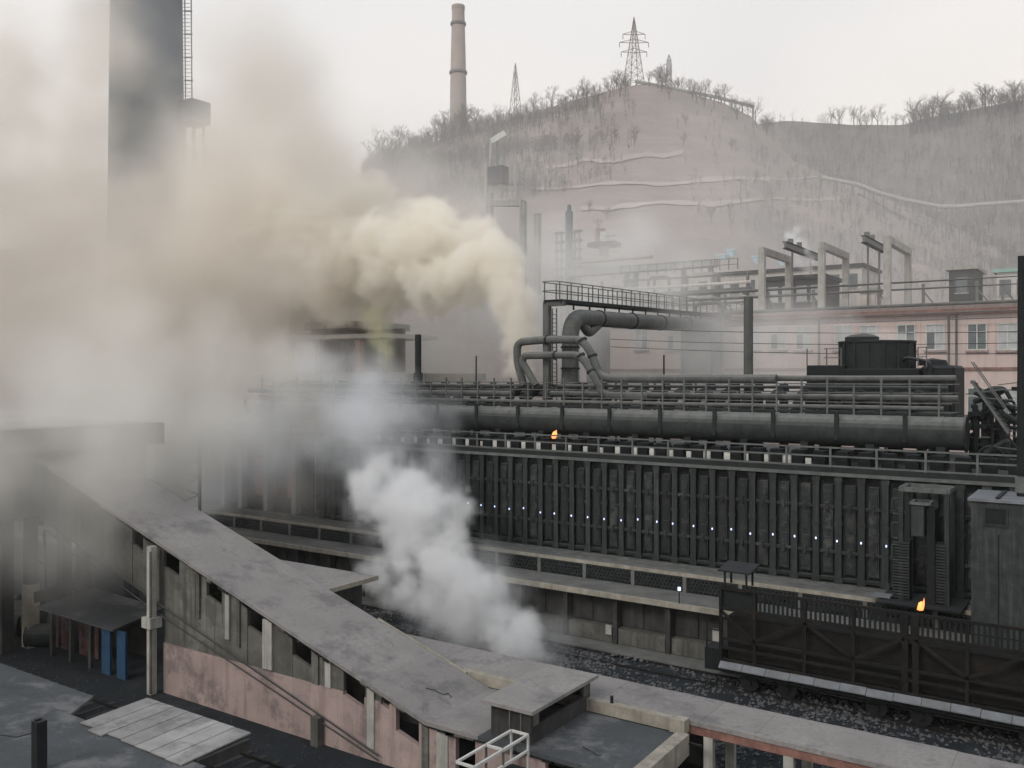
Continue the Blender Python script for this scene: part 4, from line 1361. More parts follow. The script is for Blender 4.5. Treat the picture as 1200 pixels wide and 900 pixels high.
for i in range(7):
    x = XEND + 0.9 + i * 2.7
    MB().box((x - 0.16, 28.77, 0), (x + 0.16, 29.0, 1.997)).build('post', M['pale'], hg_)
    MB().box((x - 0.16, 30.78, 0), (x + 0.16, 31.0, 1.997)).build('post', M['pale'], hg_)
MB().box((-29, 30.9, 0), (XEND - 0.003, 31.05, 2.295)).build('back_wall', M['dwall'], hg_)
MB().box((XEND - 0.1, 28.2, 1.86), (XEND + 0.9, 28.28, 1.93)).build('bracket_bar', M['black'], hg_)
# wedge kerb at the end of the flat roof
kb = tag(MB().hexa([(XEND + 0.003, 24.5, 1.2), (XEND + .45, 24.5, 1.2), (XEND + .45, 28.25, 1.5), (XEND + 0.003, 28.25, 1.5)],
                   [(XEND + 0.003, 24.5, 2.12), (XEND + .45, 24.5, 2.12), (XEND + .45, 28.25, 2.2), (XEND + 0.003, 28.25, 2.2)]).build('end_kerb', M['fascia'], ig))
p = P(717, 815, y=28.6)
tag(MB().tube([(p.x, 28.6, 2.5), (p.x, 28.6, 2.75)], 0.06, 8).build('vent_stub', M['black']), 'tiny black vent stub on the pale parapet', 'vent')

# landing with white rails
ln = thing('railed_landing', 'steel landing with white pipe rails against the pink wall', 'landing', (-16.2, 23, 0))
LX0, LX1, LY0, LY1 = -16.5, -15.85, 21.3, 24.2
MB().box((LX0, LY0, 1.5), (LX1, LY1, 1.58)).build('deck', M['black'], ln)
for z in (2.15, 2.65):
    for x in (LX0, LX1):
        MB().bar((x, LY0, z), (x, LY1, z), 0.07).build('rail', M['white'], ln)
for y in (LY0, LY1, 22.8):
    MB().bar((LX0, y, 2.65), (LX1, y, 2.65), 0.07).build('cross_rail', M['white'], ln)
    for x in (LX0, LX1):
        MB().box((x - .03, y - .03, 0 if y != 22.8 else 1.58), (x + .03, y + .03, 2.62)).build('post', M['white'] if y == LY1 else M['rail'], ln)
for k in range(5):
    MB().box((LX0 + 0.05, LY0 - 0.28 * (k + 1), 1.3 - 0.27 * k), (LX1 - 0.05, LY0 - 0.28 * k - 0.02, 1.35 - 0.27 * k)).build('step', M['black'], ln)

# ------------------------------------------------------------------ transfer house top left
th = thing('transfer_house', 'flat-roofed transfer house at the smoky top of the sloping gallery', 'building', (-52, 24, 0))
MB().box((-62, 16, 6.9), (-46.6, 31, 10.3)).build('wall', M['conc'], th)
for x in (-61.6, -54.5, -47.4):
    for y in (16.4, 23.5, 30.6):
        MB().box((x - .3, y - .3, 0), (x + .3, y + .3, 6.897)).build('column', M['dwall'], th)
MB().box((-62.4, 15.6, 10.303), (-45.6, 31.5, 11.5)).build('roof', M['roof'], th)

# support trestle under the raised end
gs = thing('gallery_trestle', 'concrete column trestle holding up the raised end of the gallery', 'trestle', (-46, 26, 0))
for px, y in ((36, 24.8), (97, 27.9)):
    x = xat(px, y)
    hz = 6.2 if y > 25 else 6.8
    MB().box((x - 0.27, y - 0.25, 3.3), (x + 0.27, y + 0.25, hz)).build('column', M['dwall'], gs)
    MB().box((x - 0.32, y - 0.3, 0), (x + 0.32, y + 0.3, 3.297)).build('column_base', M['fascia'] if y < 25 else M['dwall'], gs)
a = P(40, 700, y=24.8); b = P(100, 680, y=27.9)
MB().bar(a, b, 0.3, 0.55).build('beam', M['dwall'], gs)
MB().bar(P(54, 695, y=25.5), P(52, 620, y=25.5), 0.1).build('strut', M['soot'], gs)
MB().bar(P(40, 652, y=25.2), P(53, 663, y=25.5), 0.08).build('brace', M['soot'], gs)

# yard shed
sd_ = thing('yard_shed', 'open-fronted shed with a sagging grey roof and blue posts under the gallery', 'shed', (-42.5, 26, 0))
MB().hexa([(-45.8, 24.2, 2.35), (-39.0, 24.2, 2.25), (-40.3, 27.8, 2.3), (-46.5, 27.8, 2.5)], [(-45.8, 24.2, 2.43), (-39.0, 24.2, 2.33), (-40.3, 27.8, 2.4), (-46.5, 27.8, 2.6)]).build('roof', M['flat'], sd_)
MB().box((-45.5, 27.2, 0), (-40.3, 27.35, 2.28)).build('back_wall', M['dwall'], sd_)
for px in (62, 84, 107):
    x = xat(px, 24.6)
    MB().box((x - 0.1, 24.5, 0), (x + 0.1, 24.7, 2.25)).build('post', M['dwall'], sd_)
for px in (126, 144):
    x = xat(px, 24.6)
    MB().box((x - 0.34, 24.5, 0), (x + 0.34, 24.62, 2.22)).build('blue_board', M['blue'], sd_)
for px in (66, 74, 98, 110):
    x = xat(px, 25.2)
    MB().box((x - 0.4, 25.2, 0.2), (x + 0.4, 25.26, 1.9)).build('curtain', M['cloth'], sd_)
# scrap drums
for px, py, y, r_, lab in ((6, 712, 26.5, 0.7, 'dusty drum lying left of the yard shed, half cut by the frame'), (30, 722, 25.9, 0.85, 'large dusty drum lying beside the brown column'), (52, 745, 25.2, 0.6, 'dark drum lying between column and shed'), (8, 745, 25.0, 0.6, 'dark drum at the lower end of the scrap heap')):
    p = P(px, py, y=y)
    o = thing('scrap_drum', lab, 'drum', (p.x, y, 0), 'scrap drums')
    d_ = Vector((0.8, 0.6, 0)) * 0.8
    q = Vector((p.x, y, max(r_, p.z)))
    MB().tube([q - d_, q + d_], r_, 18).build('shell', M['pipe'] if py < 730 else M['soot'], o, True)
    for e in (-1, 1):
        MB().tube([q + d_ * e * .97, q + d_ * e], r_ * 1.06, 18).build('hoop', M['soot'], o, True)

# yard railway
tk = thing('yard_track', 'old railway track crossing the yard in front of the pink wall', 'track', (-30, 21.4, 0))
for y in (20.7, 22.14):
    MB().bar((-60, y, 0.06), (5, y, 0.06), 0.08, 0.12).build('rail', M['rust'], tk)
sl = MB().box((-0.12, -1.2, 0.004), (0.12, 1.2, 0.03)).build('sleeper', M['dwall'], tk, local=True)
for i in range(60):
    o = sl if i == 0 else inst(sl, tk, (0, 0, 0))
    o.location = (-25 + i * 0.75, 0, 0)

# ------------------------------------------------------------------ foreground shed roof
fs = thing('foreground_shed', 'low shed roof with loose pale sheets on its corner, nearest the camera', 'shed', (-26, 15, 0))
MB().box((-36, 8, 0), (-22.5, 16.2, 2.8)).build('wall', M['dwall'], fs)
MB().box((-38, 6, 2.83), (-21.9, 16.5, 2.93)).build('roof', M['flat'], fs)
MB().hexa([(-38, 16.55, 2.75), (-29.2, 16.55, 2.75), (-30.5, 18.2, 2.65), (-38, 18.2, 2.65)], [(-38, 16.55, 2.83), (-29.2, 16.55, 2.83), (-30.5, 18.2, 2.73), (-38, 18.2, 2.73)]).build('roof_sheet', M['flat'], fs)
rnd = random.Random(2)
for i in range(7):
    x = -27.9 + i * 0.78
    j = rnd.uniform(-.12, .12)
    MB().hexa([(x, 16.1 + j, 2.95), (x + .76, 16.1 + j, 2.95 + rnd.uniform(0, .02)), (x + .76 - .15, 18.7, 2.98), (x - .15, 18.7, 2.98)],
              [(x, 16.1 + j, 2.99), (x + .76, 16.1 + j, 3.0), (x + .76 - .15, 18.7, 3.03), (x - .15, 18.7, 3.02)]).build('plank', M['wood'], fs)
MB().box((-28, 16.6, 2.6), (-22.4, 18.5, 2.93)).build('eaves_board', M['dwall'], fs)
p = P(44, 845, y=13.6)
bp = thing('black_post', 'stubby black post standing up from the foreground shed roof', 'post', (p.x, 13.6, 2.93))
MB().box((p.x - 0.15, 13.5, 2.93), (p.x + 0.15, 13.8, p.z)).build('shaft', M['black'], bp)
MB().box((p.x - 0.08, 13.55, p.z), (p.x + 0.02, 13.7, p.z + 0.06)).build('cap', M['black'], bp)
q = P(0, 861, y=13.9)
tag(MB().tube([Vector((p.x, 13.6, p.z - 0.3)), Vector(((p.x + q.x) / 2, 13.7, (p.z - .3 + q.z) / 2 - .1)), q, q + (q - p) * 1.5], 0.02, 5).build('wire', M['black']), 'thin black wire slung from the stubby post', 'wire')

# ------------------------------------------------------------------ pink office building and what stands behind the battery
YO = 80.0
pb = thing('pink_office', 'long faded pink office building with white windows behind the battery', 'building', (-10, YO, 0))
bx0, bx1 = xat(715, YO), 14
ZR = 19.9
MB().box((bx0, YO, 0), (bx1, YO + 9, ZR - 0.8)).build('wall', M['facade'], pb)
MB().box((bx0 - 0.3, YO - 0.35, ZR - 0.797), (bx1, YO + 9.3, ZR - 0.35)).build('cornice', M['redbeam'], pb)
MB().box((bx0 - 0.2, YO - 0.2, ZR - 0.347), (bx1, YO + 9.2, ZR)).build('parapet', M['facade'], pb)
MB().box((bx0, YO - 0.12, 14.6), (bx1, YO - 0.003, 14.85)).build('string_course', M['redbeam'], pb)


def window(parent, x, y, z0_, w_, h_, lit, frame=M['white']):
    wn = MB().box((x - w_ / 2, y - 0.03, z0_), (x + w_ / 2, y - 0.003, z0_ + h_)).build('window', M['pane'] if lit else M['glass'], parent)
    f_ = MB()
    t_ = 0.09
    f_.box((x - w_ / 2 - t_, y - .1, z0_ - t_), (x + w_ / 2 + t_, y - .033, z0_)); f_.box((x - w_ / 2 - t_, y - .1, z0_ + h_), (x + w_ / 2 + t_, y - .033, z0_ + h_ + t_))
    f_.box((x - w_ / 2 - t_, y - .1, z0_), (x - w_ / 2, y - .033, z0_ + h_)); f_.box((x + w_ / 2, y - .1, z0_), (x + w_ / 2 + t_, y - .033, z0_ + h_))
    f_.box((x - .04, y - .1, z0_), (x + .04, y - .033, z0_ + h_)); f_.box((x - w_ / 2, y - .095, z0_ + h_ * .68), (x + w_ / 2, y - .035, z0_ + h_ * .68 + .07))
    f_.build('frame', frame, wn)
    MB().box((x - w_ / 2 - .2, y - .25, z0_ - .25), (x + w_ / 2 + .2, y - .003, z0_ - .1)).build('sill', M['pink'], wn)
    MB().box((x - w_ / 2 + 0.02, y - .06, z0_ + .03), (x - .045, y - .032, z0_ + h_ * .66)).build('pane', M['glass'] if random.random() < .6 else M['pane'], wn)
    return wn


for k, px in enumerate((752, 790, 836, 882, 912, 942, 988, 1018, 1062, 1096, 1145, 1181, 1215)):
    window(pb, xat(px, YO), YO, zat(px, 409, YO), 1.25, 1.95, px in (912, 942, 988) or k % 2)
    if px > 1030:
        window(pb, xat(px, YO), YO, 11.2, 1.25, 1.95, k % 2)
for px in (960, 1112, 1121):
    MB().tube([(xat(px, YO), YO - 0.15, 12), (xat(px, YO), YO - 0.15, ZR - 0.85)], 0.08, 8).build('downpipe', M['pipe'], pb)
for z, r_ in ((19.95, 0.14), (19.25, 0.06), (18.7, 0.04)):
    MB().tube([(bx0, YO - 0.6, z), (0, YO - 0.6, z), (bx1, YO - 0.6, z)], r_, 8).build('wall_pipe', M['pipe'], pb, True)

# wires slung in front of the office
for k, (za, zb_, lab) in enumerate(((18.0, 17.2, 'uppermost thin black wire slung across the front of the pink office'), (17.1, 16.6, 'middle thin black wire slung across the front of the pink office'), (16.5, 15.9, 'lowest thin black wire slung across the front of the pink office'))):
    pts = [Vector((-34 + 46 * i / 12, 64, za + (zb_ - za) * i / 12 - 0.6 * (1 - ((i - 6) / 6) ** 2))) for i in range(13)]
    tag(MB().tube(pts, 0.022, 5).build('overhead_wire', M['black']), lab, 'wire', 'overhead wires before the office')

# pipe run above the office roof
pr2 = thing('overhead_pipes', 'pair of dark overhead pipes on stands above the office roof', 'pipes', (-12, YO + 2, ZR))
for py, r_ in ((334, 0.2), (342, 0.2)):
    a = P(800, py + 5, y=YO + 2); b = P(1215, py - 4 - (0 if py < 340 else 0), y=YO + 2)
    z = (a.z + b.z) / 2
    MB().tube([(a.x - 6, YO + 2, z), (0, YO + 2, z), (b.x, YO + 2, z)], r_, 10).build('pipe', M['pipe'], pr2, True)
for px in (850, 900, 953, 1030, 1082, 1145, 1175):
    x = xat(px, YO + 2)
    MB().box((x - 0.12, YO + 1.9, ZR), (x + 0.12, YO + 2.1, ZR + 2.0)).build('stand', M['lat'], pr2)
    MB().bar((x, YO + 2, ZR + 1.4), (x + 1.0, YO + 2, ZR), 0.12).build('brace', M['lat'], pr2)

# concrete portals
labs = ('concrete portal frame, the one farthest from the pole', 'concrete portal frame, the middle of the three', 'concrete portal frame, the one nearest the pole')
for k, (p0x, y0, p1x, y1) in enumerate(((893, 290, 924, 297), (963, 284, 991, 289), (1040, 277, 1064, 285))):
    a = P(p0x, y0, y=81.2)
    X = a.x
    d_ = ray(p1x, y1)
    yb_ = d_.y * X / d_.x
    o = thing('concrete_portal', labs[k] + ', above the pink office', 'portal frame', (X, 81.2, ZR), 'concrete portals above the office')
    zt = a.z
    for y in (81.2, yb_):
        MB().box((X - 0.28, y - 0.25, ZR - (6 if y > 85 else 0)), (X + 0.28, y + 0.25, zt - 0.6)).build('column', M['pale'], o)
    MB().box((X - 0.26, 80.9, zt - 0.597), (X + 0.26, yb_ + 0.3, zt)).build('beam', M['pale'], o)
for (a, b, lab) in (((920, 287), (959, 300), 'dark broken girder beneath the wisp of steam'), ((1012, 280), (1036, 291), 'short dark girder beside the portal nearest the pole')):
    p0_ = P(*a, y=82)
    d_ = ray(*b)
    yb_ = d_.y * p0_.x / d_.x
    o = thing('broken_girder', lab, 'girder', p0_)
    q = Vector((p0_.x, yb_, p0_.z))
    MB().bar(p0_, q, 0.2, 0.5).build('beam', M['lat'], o)
    MB().bar(p0_ + Vector((0, 0, -.29)), q + Vector((0, 0, -.29)), 0.45, 0.07).build('flange', M['rust'], o)
    MB().bar(p0_ + Vector((0, 0, .29)), q + Vector((0, 0, .29)), 0.45, 0.07).build('flange', M['rust'], o)
    for f_ in (.15, .4):
        r_ = p0_.lerp(q, f_)
        MB().box((r_.x - .2, r_.y - .2, r_.z + .33), (r_.x + .2, r_.y + .2, r_.z + .75)).build('clamp', M['lat'], o)
    for f_ in (.2, .75):
        r_ = p0_.lerp(q, f_)
        MB().box((r_.x - .07, r_.y - .07, ZR), (r_.x + .07, r_.y + .07, r_.z - .33)).build('hanger', M['lat'], o)


def block(name, label, cat, px0, px1, py0, py1, y, dep, m, roof, wins=0, rh=0.35, base=None, wm='glass'):
    xa_, xb_ = xat(px0, y), xat(px1, y)
    zt_ = zat((px0 + px1) / 2, py0, y)
    zb_ = base if base is not None else max(0.0, zat((px0 + px1) / 2, py1, y) - 4)
    o = thing(name, label, cat, ((xa_ + xb_) / 2, y + dep / 2, zb_))
    MB().box((xa_, y, zb_), (xb_, y + dep, zt_)).build('wall', m, o)
    MB().box((xa_ - .3, y - .3, zt_ + .003), (xb_ + .3, y + dep + .3, zt_ + rh)).build('roof', roof, o)
    for i in range(wins):
        x = xa_ + (xb_ - xa_) * (i + .5) / wins
        wn = MB().box((x - .5, y - .06, zt_ - 2.2), (x + .5, y - .003, zt_ - .7)).build('window', M[wm], o)
        MB().box((x - .6, y - .12, zt_ - 2.32), (x + .6, y - .003, zt_ - 2.203)).build('sill', M['pale'], wn)
    return o


block('pale_workshop', 'long pale workshop with a flat dark roof edge behind the portals', 'building', 834, 1010, 318, 350, 100, 8, M['wall'], M['dwall'], 9, base=0)
block('dark_shed', 'dark green-roofed shed under the portals', 'shed', 898, 965, 327, 352, 90, 6, M['dwall'], M['soot'], 4, base=0, wm='pane')
block('small_hut', 'small dark hut with a pale roof beyond the overhead pipes', 'hut', 1112, 1142, 316, 352, 95, 6, M['dwall'], M['pale'], 1, base=0)
block('green_roof_shed', 'shed with a pale green roof beside the tall pole', 'shed', 1168, 1230, 318, 350, 98, 8, M['wall'], M['teal'], 3, base=0)
block('pale_hut', 'tiny pale block between workshop and dark shed', 'hut', 1008, 1025, 342, 352, 84, 3, M['wall'], M['pale'], 0, base=ZR)
block('far_gatehouse', 'small pale green gatehouse beside the pale workshop', 'hut', 815, 833, 323, 346, 99, 5, M['wall'], M['pale'], 1, base=0)
for k, (px, py) in enumerate(((845, 304), (856, 298), (884, 305), (914, 306), (955, 303))):
    p = hill_hit(px, py)
    o = thing('blue_tarp_hut', ['lowest of two adjoining pale blue huts', 'upper of two adjoining pale blue huts', 'pale blue hut beside the first portal', 'pale blue hut behind the first portal', 'pale blue hut behind the middle portal'][k] + ' at the foot of the hill', 'hut', p)
    MB().box((p.x - .7, p.y - .6, p.z - 1), (p.x + .7, p.y + .6, p.z + .5)).build('wall', M['cyan'], o)
    MB().hexa([(p.x - .9, p.y - .8, p.z + .503), (p.x + .9, p.y - .8, p.z + .503), (p.x + .9, p.y + .8, p.z + .8), (p.x - .9, p.y + .8, p.z + .8)],
              [(p.x - .9, p.y - .8, p.z + .6), (p.x + .9, p.y - .8, p.z + .6), (p.x + .9, p.y + .8, p.z + .95), (p.x - .9, p.y + .8, p.z + .95)]).build('roof', M['cyan'], o)

# conduit bridge behind the offtake duct
cb2 = thing('conduit_bridge', 'long pale conduit carried on frames across the foot of the hill', 'conduit', (xat(740, 100), 100, 0))
a, b = P(668, 318, y=100), P(838, 319, y=100)
MB().box((a.x, 99.6, a.z - .7), (b.x, 101, a.z + .2)).build('conduit', M['pale'], cb2)
MB().tube([(a.x, 99.8, a.z + 1.0), (xat(765, 100), 99.8, a.z + 1.0)], .2, 8).build('pipe', M['pink'], cb2)
for px in (668, 733, 744, 800, 832):
    x = xat(px, 100)
    MB().box((x - .25, 100, 0), (x + .25, 100.5, a.z - .703)).build('leg', M['lat'], cb2)
MB().box((xat(733, 100), 99.9, a.z - 3.4), (xat(744, 100), 100.0, a.z - 3.0)).build('cross_beam', M['lat'], cb2)

# pipe bridge and tanks between the duct and the office
pbr = thing('pipe_bridge', 'crowded bridge of level pipes on steel legs behind the offtake duct', 'pipe bridge', (xat(780, 88), 88, 0))
for k, (z, r_, yy_, x0_, x1_) in enumerate(((23.6, .16, 88, 690, 880), (22.9, .25, 88.6, 690, 880), (21.6, .12, 88, 700, 880), (20.9, .3, 89, 680, 880), (19.4, .14, 88, 720, 880), (18.6, .2, 88.5, 680, 860), (17.2, .12, 88, 690, 860), (24.6, .1, 89, 730, 880))):
    MB().tube([(xat(x0_, yy_), yy_, z), (xat((x0_ + x1_) / 2, yy_), yy_, z - .03), (xat(x1_, yy_), yy_, z)], r_, 8).build('pipe', M['pipe' if k % 3 else 'wall'], pbr, True)
for px in (700, 735, 762, 800, 838, 872):
    x = xat(px, 88)
    MB().box((x - .12, 88.9, 0), (x + .12, 89.2, 24.8)).build('leg', M['lat'], pbr)
    for z in (17, 20.4, 22.5):
        MB().box((x - .1, 87.6, z - .15), (x + .1, 88.9, z)).build('bracket', M['lat'], pbr)
for i in range(14):
    x = xat(730 + i * 10.5, 88)
    MB().box((x - .04, 87.5, 24.9), (x + .04, 87.58, 26.0)).build('rail_post', M['lat'], pbr)
for z in (25.4, 26.0):
    MB().bar((xat(730, 88), 87.54, z), (xat(867, 88), 87.54, z), .07).build('rail', M['lat'], pbr)
for px, y, r_, pt_, lab in ((705, 84, 1.6, 352, 'squat grey process tank left of the pipe bridge legs'), (815, 76, 1.3, 372, 'dark process tank at the far end of the offtake duct'), (760, 92, 1.8, 338, 'tall pale process tank behind the pipe bridge')):
    p = P(px, pt_, y=y)
    o = thing('process_tank', lab, 'tank', (p.x, y, 0))
    lathe(MB(), (p.x, y, 0), [(r_, 0), (r_, p.z - .5), (r_ * .6, p.z - .1), (.05, p.z)], 20).build('shell', M['pipe'] if y != 92 else M['wall'], o, True)
    for z in (p.z - .8, p.z - 3, p.z - 5.5):
        MB().tube([(p.x, y, z), (p.x, y, z + .15)], r_ * 1.03, 20).build('hoop', M['soot'], o, True)
    MB().tube(bend([(p.x, y, p.z - .1), (p.x, y, p.z + 1.2), (p.x + 2.5, y, p.z + 1.2), (p.x + 2.5, y, p.z - 6)], .5), .16, 8).build('outlet_pipe', M['pipe'], o, True)

# process columns
p = P(667, 240, y=112)
dc = thing('process_column', 'slim grey process column with laddered side frames at the foot of the hill', 'column', (p.x, 112, 0))
MB().tube([(p.x, 112, 0), (p.x, 112, p.z - 1)], .55, 14).build('shell', M['stackm'], dc, True)
MB().tube([(p.x, 112, p.z - 1), (p.x, 112, p.z)], [.35, .25], 10).build('vent', M['stackm'], dc, True)
for dx in (-1.5, 1.5):
    for k in (-.4, .4):
        MB().box((p.x + dx + k - .08, 111.6, 0), (p.x + dx + k + .08, 111.8, p.z - 4)).build('ladder_rail', M['lat'], dc)
    for i in range(9):
        z = p.z - 4 - i * 1.3
        MB().box((p.x + dx - .7, 111.4, z - .15), (p.x + dx + .7, 112, z + .15)).build('platform', M['lat'], dc)
p = P(708, 272, y=112)
dc = thing('platform_tower', 'low tower with a wide round platform beside the process column', 'tower', (p.x, 112, 0))
MB().tube([(p.x, 112, 0), (p.x, 112, p.z)], .7, 12).build('shell', M['wall'], dc, True)
MB().tube([(p.x, 112, p.z - 2.0), (p.x, 112, p.z - 1.6)], 2.4, 18).build('platform', M['dwall'], dc, True)
MB().tube([(p.x - .6, 112, p.z - 1.6), (p.x - .6, 112, p.z + .5)], .7, 12).build('drum', M['redbeam'], dc, True)
for z in (.2, .9):
    MB().bar((p.x, 111.5, p.z - 1.6 + z), (p.x + 2.2, 111.5, p.z - 1.6 + z), .12).build('rail', M['lat'], dc)
for i in range(5):
    MB().box((p.x - .9 + 2.3, 111.5, p.z - 3 - i * 1.2), (p.x + 2.0, 111.7, p.z - 2.8 - i * 1.2)).build('bracket', M['lat'], dc)

# hoist head and pale frames at the shoulder of the hill
ht = thing('hoist_head', 'pale tilted conveyor head on thin legs above a dark platform house', 'conveyor', P(585, 220, t=150))
a, b = P(576, 166, t=150), P(592, 156, t=150)
MB().bar(a, b, 1.0, 0.9).build('head_box', M['white'], ht)
MB().bar(P(576, 166, t=150), P(574, 196, t=150), .4).build('leg', M['pale'], ht)
MB().bar(P(583, 166, t=150), P(583, 196, t=150), .3).build('leg', M['lat'], ht)
p, q = P(570, 196, t=150), P(590, 216, t=150)
MB().box((p.x, p.y, q.z), (q.x + .8, p.y + 2, p.z)).build('platform_house', M['dwall'], ht)
for px in (570, 587, 604):
    MB().bar(P(px, 192, t=150), P(px, 232, t=150), .5).build('post', M['pale'], ht)
MB().bar(P(568, 216, t=150), P(612, 216, t=150), .3).build('deck', M['lat'], ht)
pf = thing('pale_pipe_frame', 'pale pipe portal half hidden by the drifting smoke', 'frame', P(600, 320, y=95))
MB().bar(P(574, 238, y=95), P(613, 238, y=95), .8).build('beam', M['pale'], pf)
for px, py in ((574, 226), (613, 236), (630, 250)):
    MB().bar(P(px, py, y=95), P(px, 345, y=95), .7).build('post', M['pale'], pf)

exec_smoke = True
# ------------------------------------------------------------------ smoke and steam
def vol_mat(name, col, dens, aniso=0.1, nscale=None):
    m = bpy.data.materials.new(name)
    m.use_nodes = True
    N = m.node_tree.nodes
    N.clear()
    o = N.new('ShaderNodeOutputMaterial')
    v = N.new('ShaderNodeVolumePrincipled')
    v.inputs['Color'].default_value = (*col, 1)
    v.inputs['Density'].default_value = dens
    v.inputs['Anisotropy'].default_value = aniso
    m.node_tree.links.new(v.outputs[0], o.inputs['Volume'])
    return m


def smoke(name, label, keys, npts, col, dens, voxel, r_map, soft=0.5, namp=1.0, nscale=0.35, d_map=None, jit=0.6, seed=1, detail=6, pad=1.3, squash=1.0, warp=0.0, rough=0.6, sharp=False, step=1.5):
    """keys: (px, py, y, radius) along the drift. r_map: ((x0, r0), (x1, r1)) radius of a puff along x. d_map: density factor along x."""
    rnd = random.Random(seed)
    pts = []
    K = [(P(a, b, y=c), r_) for a, b, c, r_ in keys]
    for _ in range(npts):
        f_ = rnd.random() * (len(K) - 1)
        i = int(f_)
        s_ = f_ - i
        p = K[i][0].lerp(K[i + 1][0], s_)
        r_ = K[i][1] * (1 - s_) + K[i + 1][1] * s_
        v = Vector((rnd.gauss(0, 1), rnd.gauss(0, 1), rnd.gauss(0, 1) * squash)) * r_ * jit
        pts.append(p + v)
    (xa_, ra_), (xb_, rb_) = r_map
    rm = max(ra_, rb_) * pad
    mn = Vector([min(p[k] for p in pts) - rm for k in range(3)])
    mxv = Vector([max(p[k] for p in pts) + rm for k in range(3)])
    mn.z = max(mn.z, 0.02)
    me = bpy.data.meshes.new(name)
    me.from_pydata([tuple(p) for p in pts], [], [])
    o = bpy.data.objects.new(name, me)
    COL.objects.link(o)
    tag(o, label, 'smoke' if 'steam' not in name else 'steam', kind='stuff')
    m = vol_mat(name, col, dens)
    me.materials.append(m)
    m.cycles.volume_step_rate = step
    ng = bpy.data.node_groups.new(name, 'GeometryNodeTree')
    ng.interface.new_socket('Geometry', in_out='INPUT', socket_type='NodeSocketGeometry')
    ng.interface.new_socket('Geometry', in_out='OUTPUT', socket_type='NodeSocketGeometry')
    N = ng.nodes
    K_ = ng.links.new
    gi = N.new('NodeGroupInput')
    go_ = N.new('NodeGroupOutput')
    vc = N.new('GeometryNodeVolumeCube')
    vc.inputs['Min'].default_value = mn
    vc.inputs['Max'].default_value = mxv
    for k, nm in enumerate(('Resolution X', 'Resolution Y', 'Resolution Z')):
        vc.inputs[nm].default_value = max(4, min(260, int((mxv[k] - mn[k]) / voxel)))
    pos = N.new('GeometryNodeInputPosition')

    def math_(op, a, b=None, clamp=False):
        n_ = N.new('ShaderNodeMath')
        n_.operation = op
        n_.use_clamp = clamp
        for i, s_ in enumerate((a, b)):
            if s_ is None: continue
            if isinstance(s_, (int, float)): n_.inputs[i].default_value = s_
            else: K_(s_, n_.inputs[i])
        return n_.outputs[0]

    nz_ = N.new('ShaderNodeTexNoise')
    nz_.inputs['Scale'].default_value = nscale
    nz_.inputs['Detail'].default_value = detail
    nz_.inputs['Roughness'].default_value = rough
    K_(pos.outputs[0], nz_.inputs['Vector'])
    samp = pos.outputs[0]
    if warp:
        vm = N.new('ShaderNodeVectorMath'); vm.operation = 'SUBTRACT'
        K_(nz_.outputs['Color'], vm.inputs[0]); vm.inputs[1].default_value = (.5, .5, .5)
        v2 = N.new('ShaderNodeVectorMath'); v2.operation = 'MULTIPLY_ADD'
        K_(vm.outputs[0], v2.inputs[0]); v2.inputs[1].default_value = (warp, warp, warp); K_(pos.outputs[0], v2.inputs[2])
        samp = v2.outputs[0]
    px_ = N.new('GeometryNodeProximity')
    px_.target_element = 'POINTS'
    K_(gi.outputs[0], px_.inputs[0])
    si = px_.inputs.get('Sample Position') or px_.inputs.get('Source Position')
    K_(samp, si)
    sx = N.new('ShaderNodeSeparateXYZ')
    K_(pos.outputs[0], sx.inputs[0])
    mr = N.new('ShaderNodeMapRange')
    for i, v in ((1, xa_), (2, xb_), (3, ra_), (4, rb_)): mr.inputs[i].default_value = v
    K_(sx.outputs['X'], mr.inputs[0])
    q = math_('DIVIDE', px_.outputs['Distance'], mr.outputs[0])
    q = math_('SUBTRACT', 1.0, q)
    nn_ = math_('MULTIPLY', math_('SUBTRACT', nz_.outputs['Fac'], 0.5), namp * 2)
    q = math_('ADD', q, nn_)
    q = math_('DIVIDE', q, soft, True)
    if not sharp:
        q = math_('MULTIPLY', q, q)
    if d_map:
        md = N.new('ShaderNodeMapRange')
        for i, v in ((1, d_map[0][0]), (2, d_map[1][0]), (3, d_map[0][1]), (4, d_map[1][1])): md.inputs[i].default_value = v
        K_(sx.outputs['X'], md.inputs[0])
        q = math_('MULTIPLY', q, md.outputs[0])
    K_(q, vc.inputs['Density'])
    sm = N.new('GeometryNodeSetMaterial')
    sm.inputs['Material'].default_value = m
    K_(vc.outputs[0], sm.inputs[0])
    K_(sm.outputs[0], go_.inputs[0])
    md_ = o.modifiers.new('volume', 'NODES')
    md_.node_group = ng
    return o


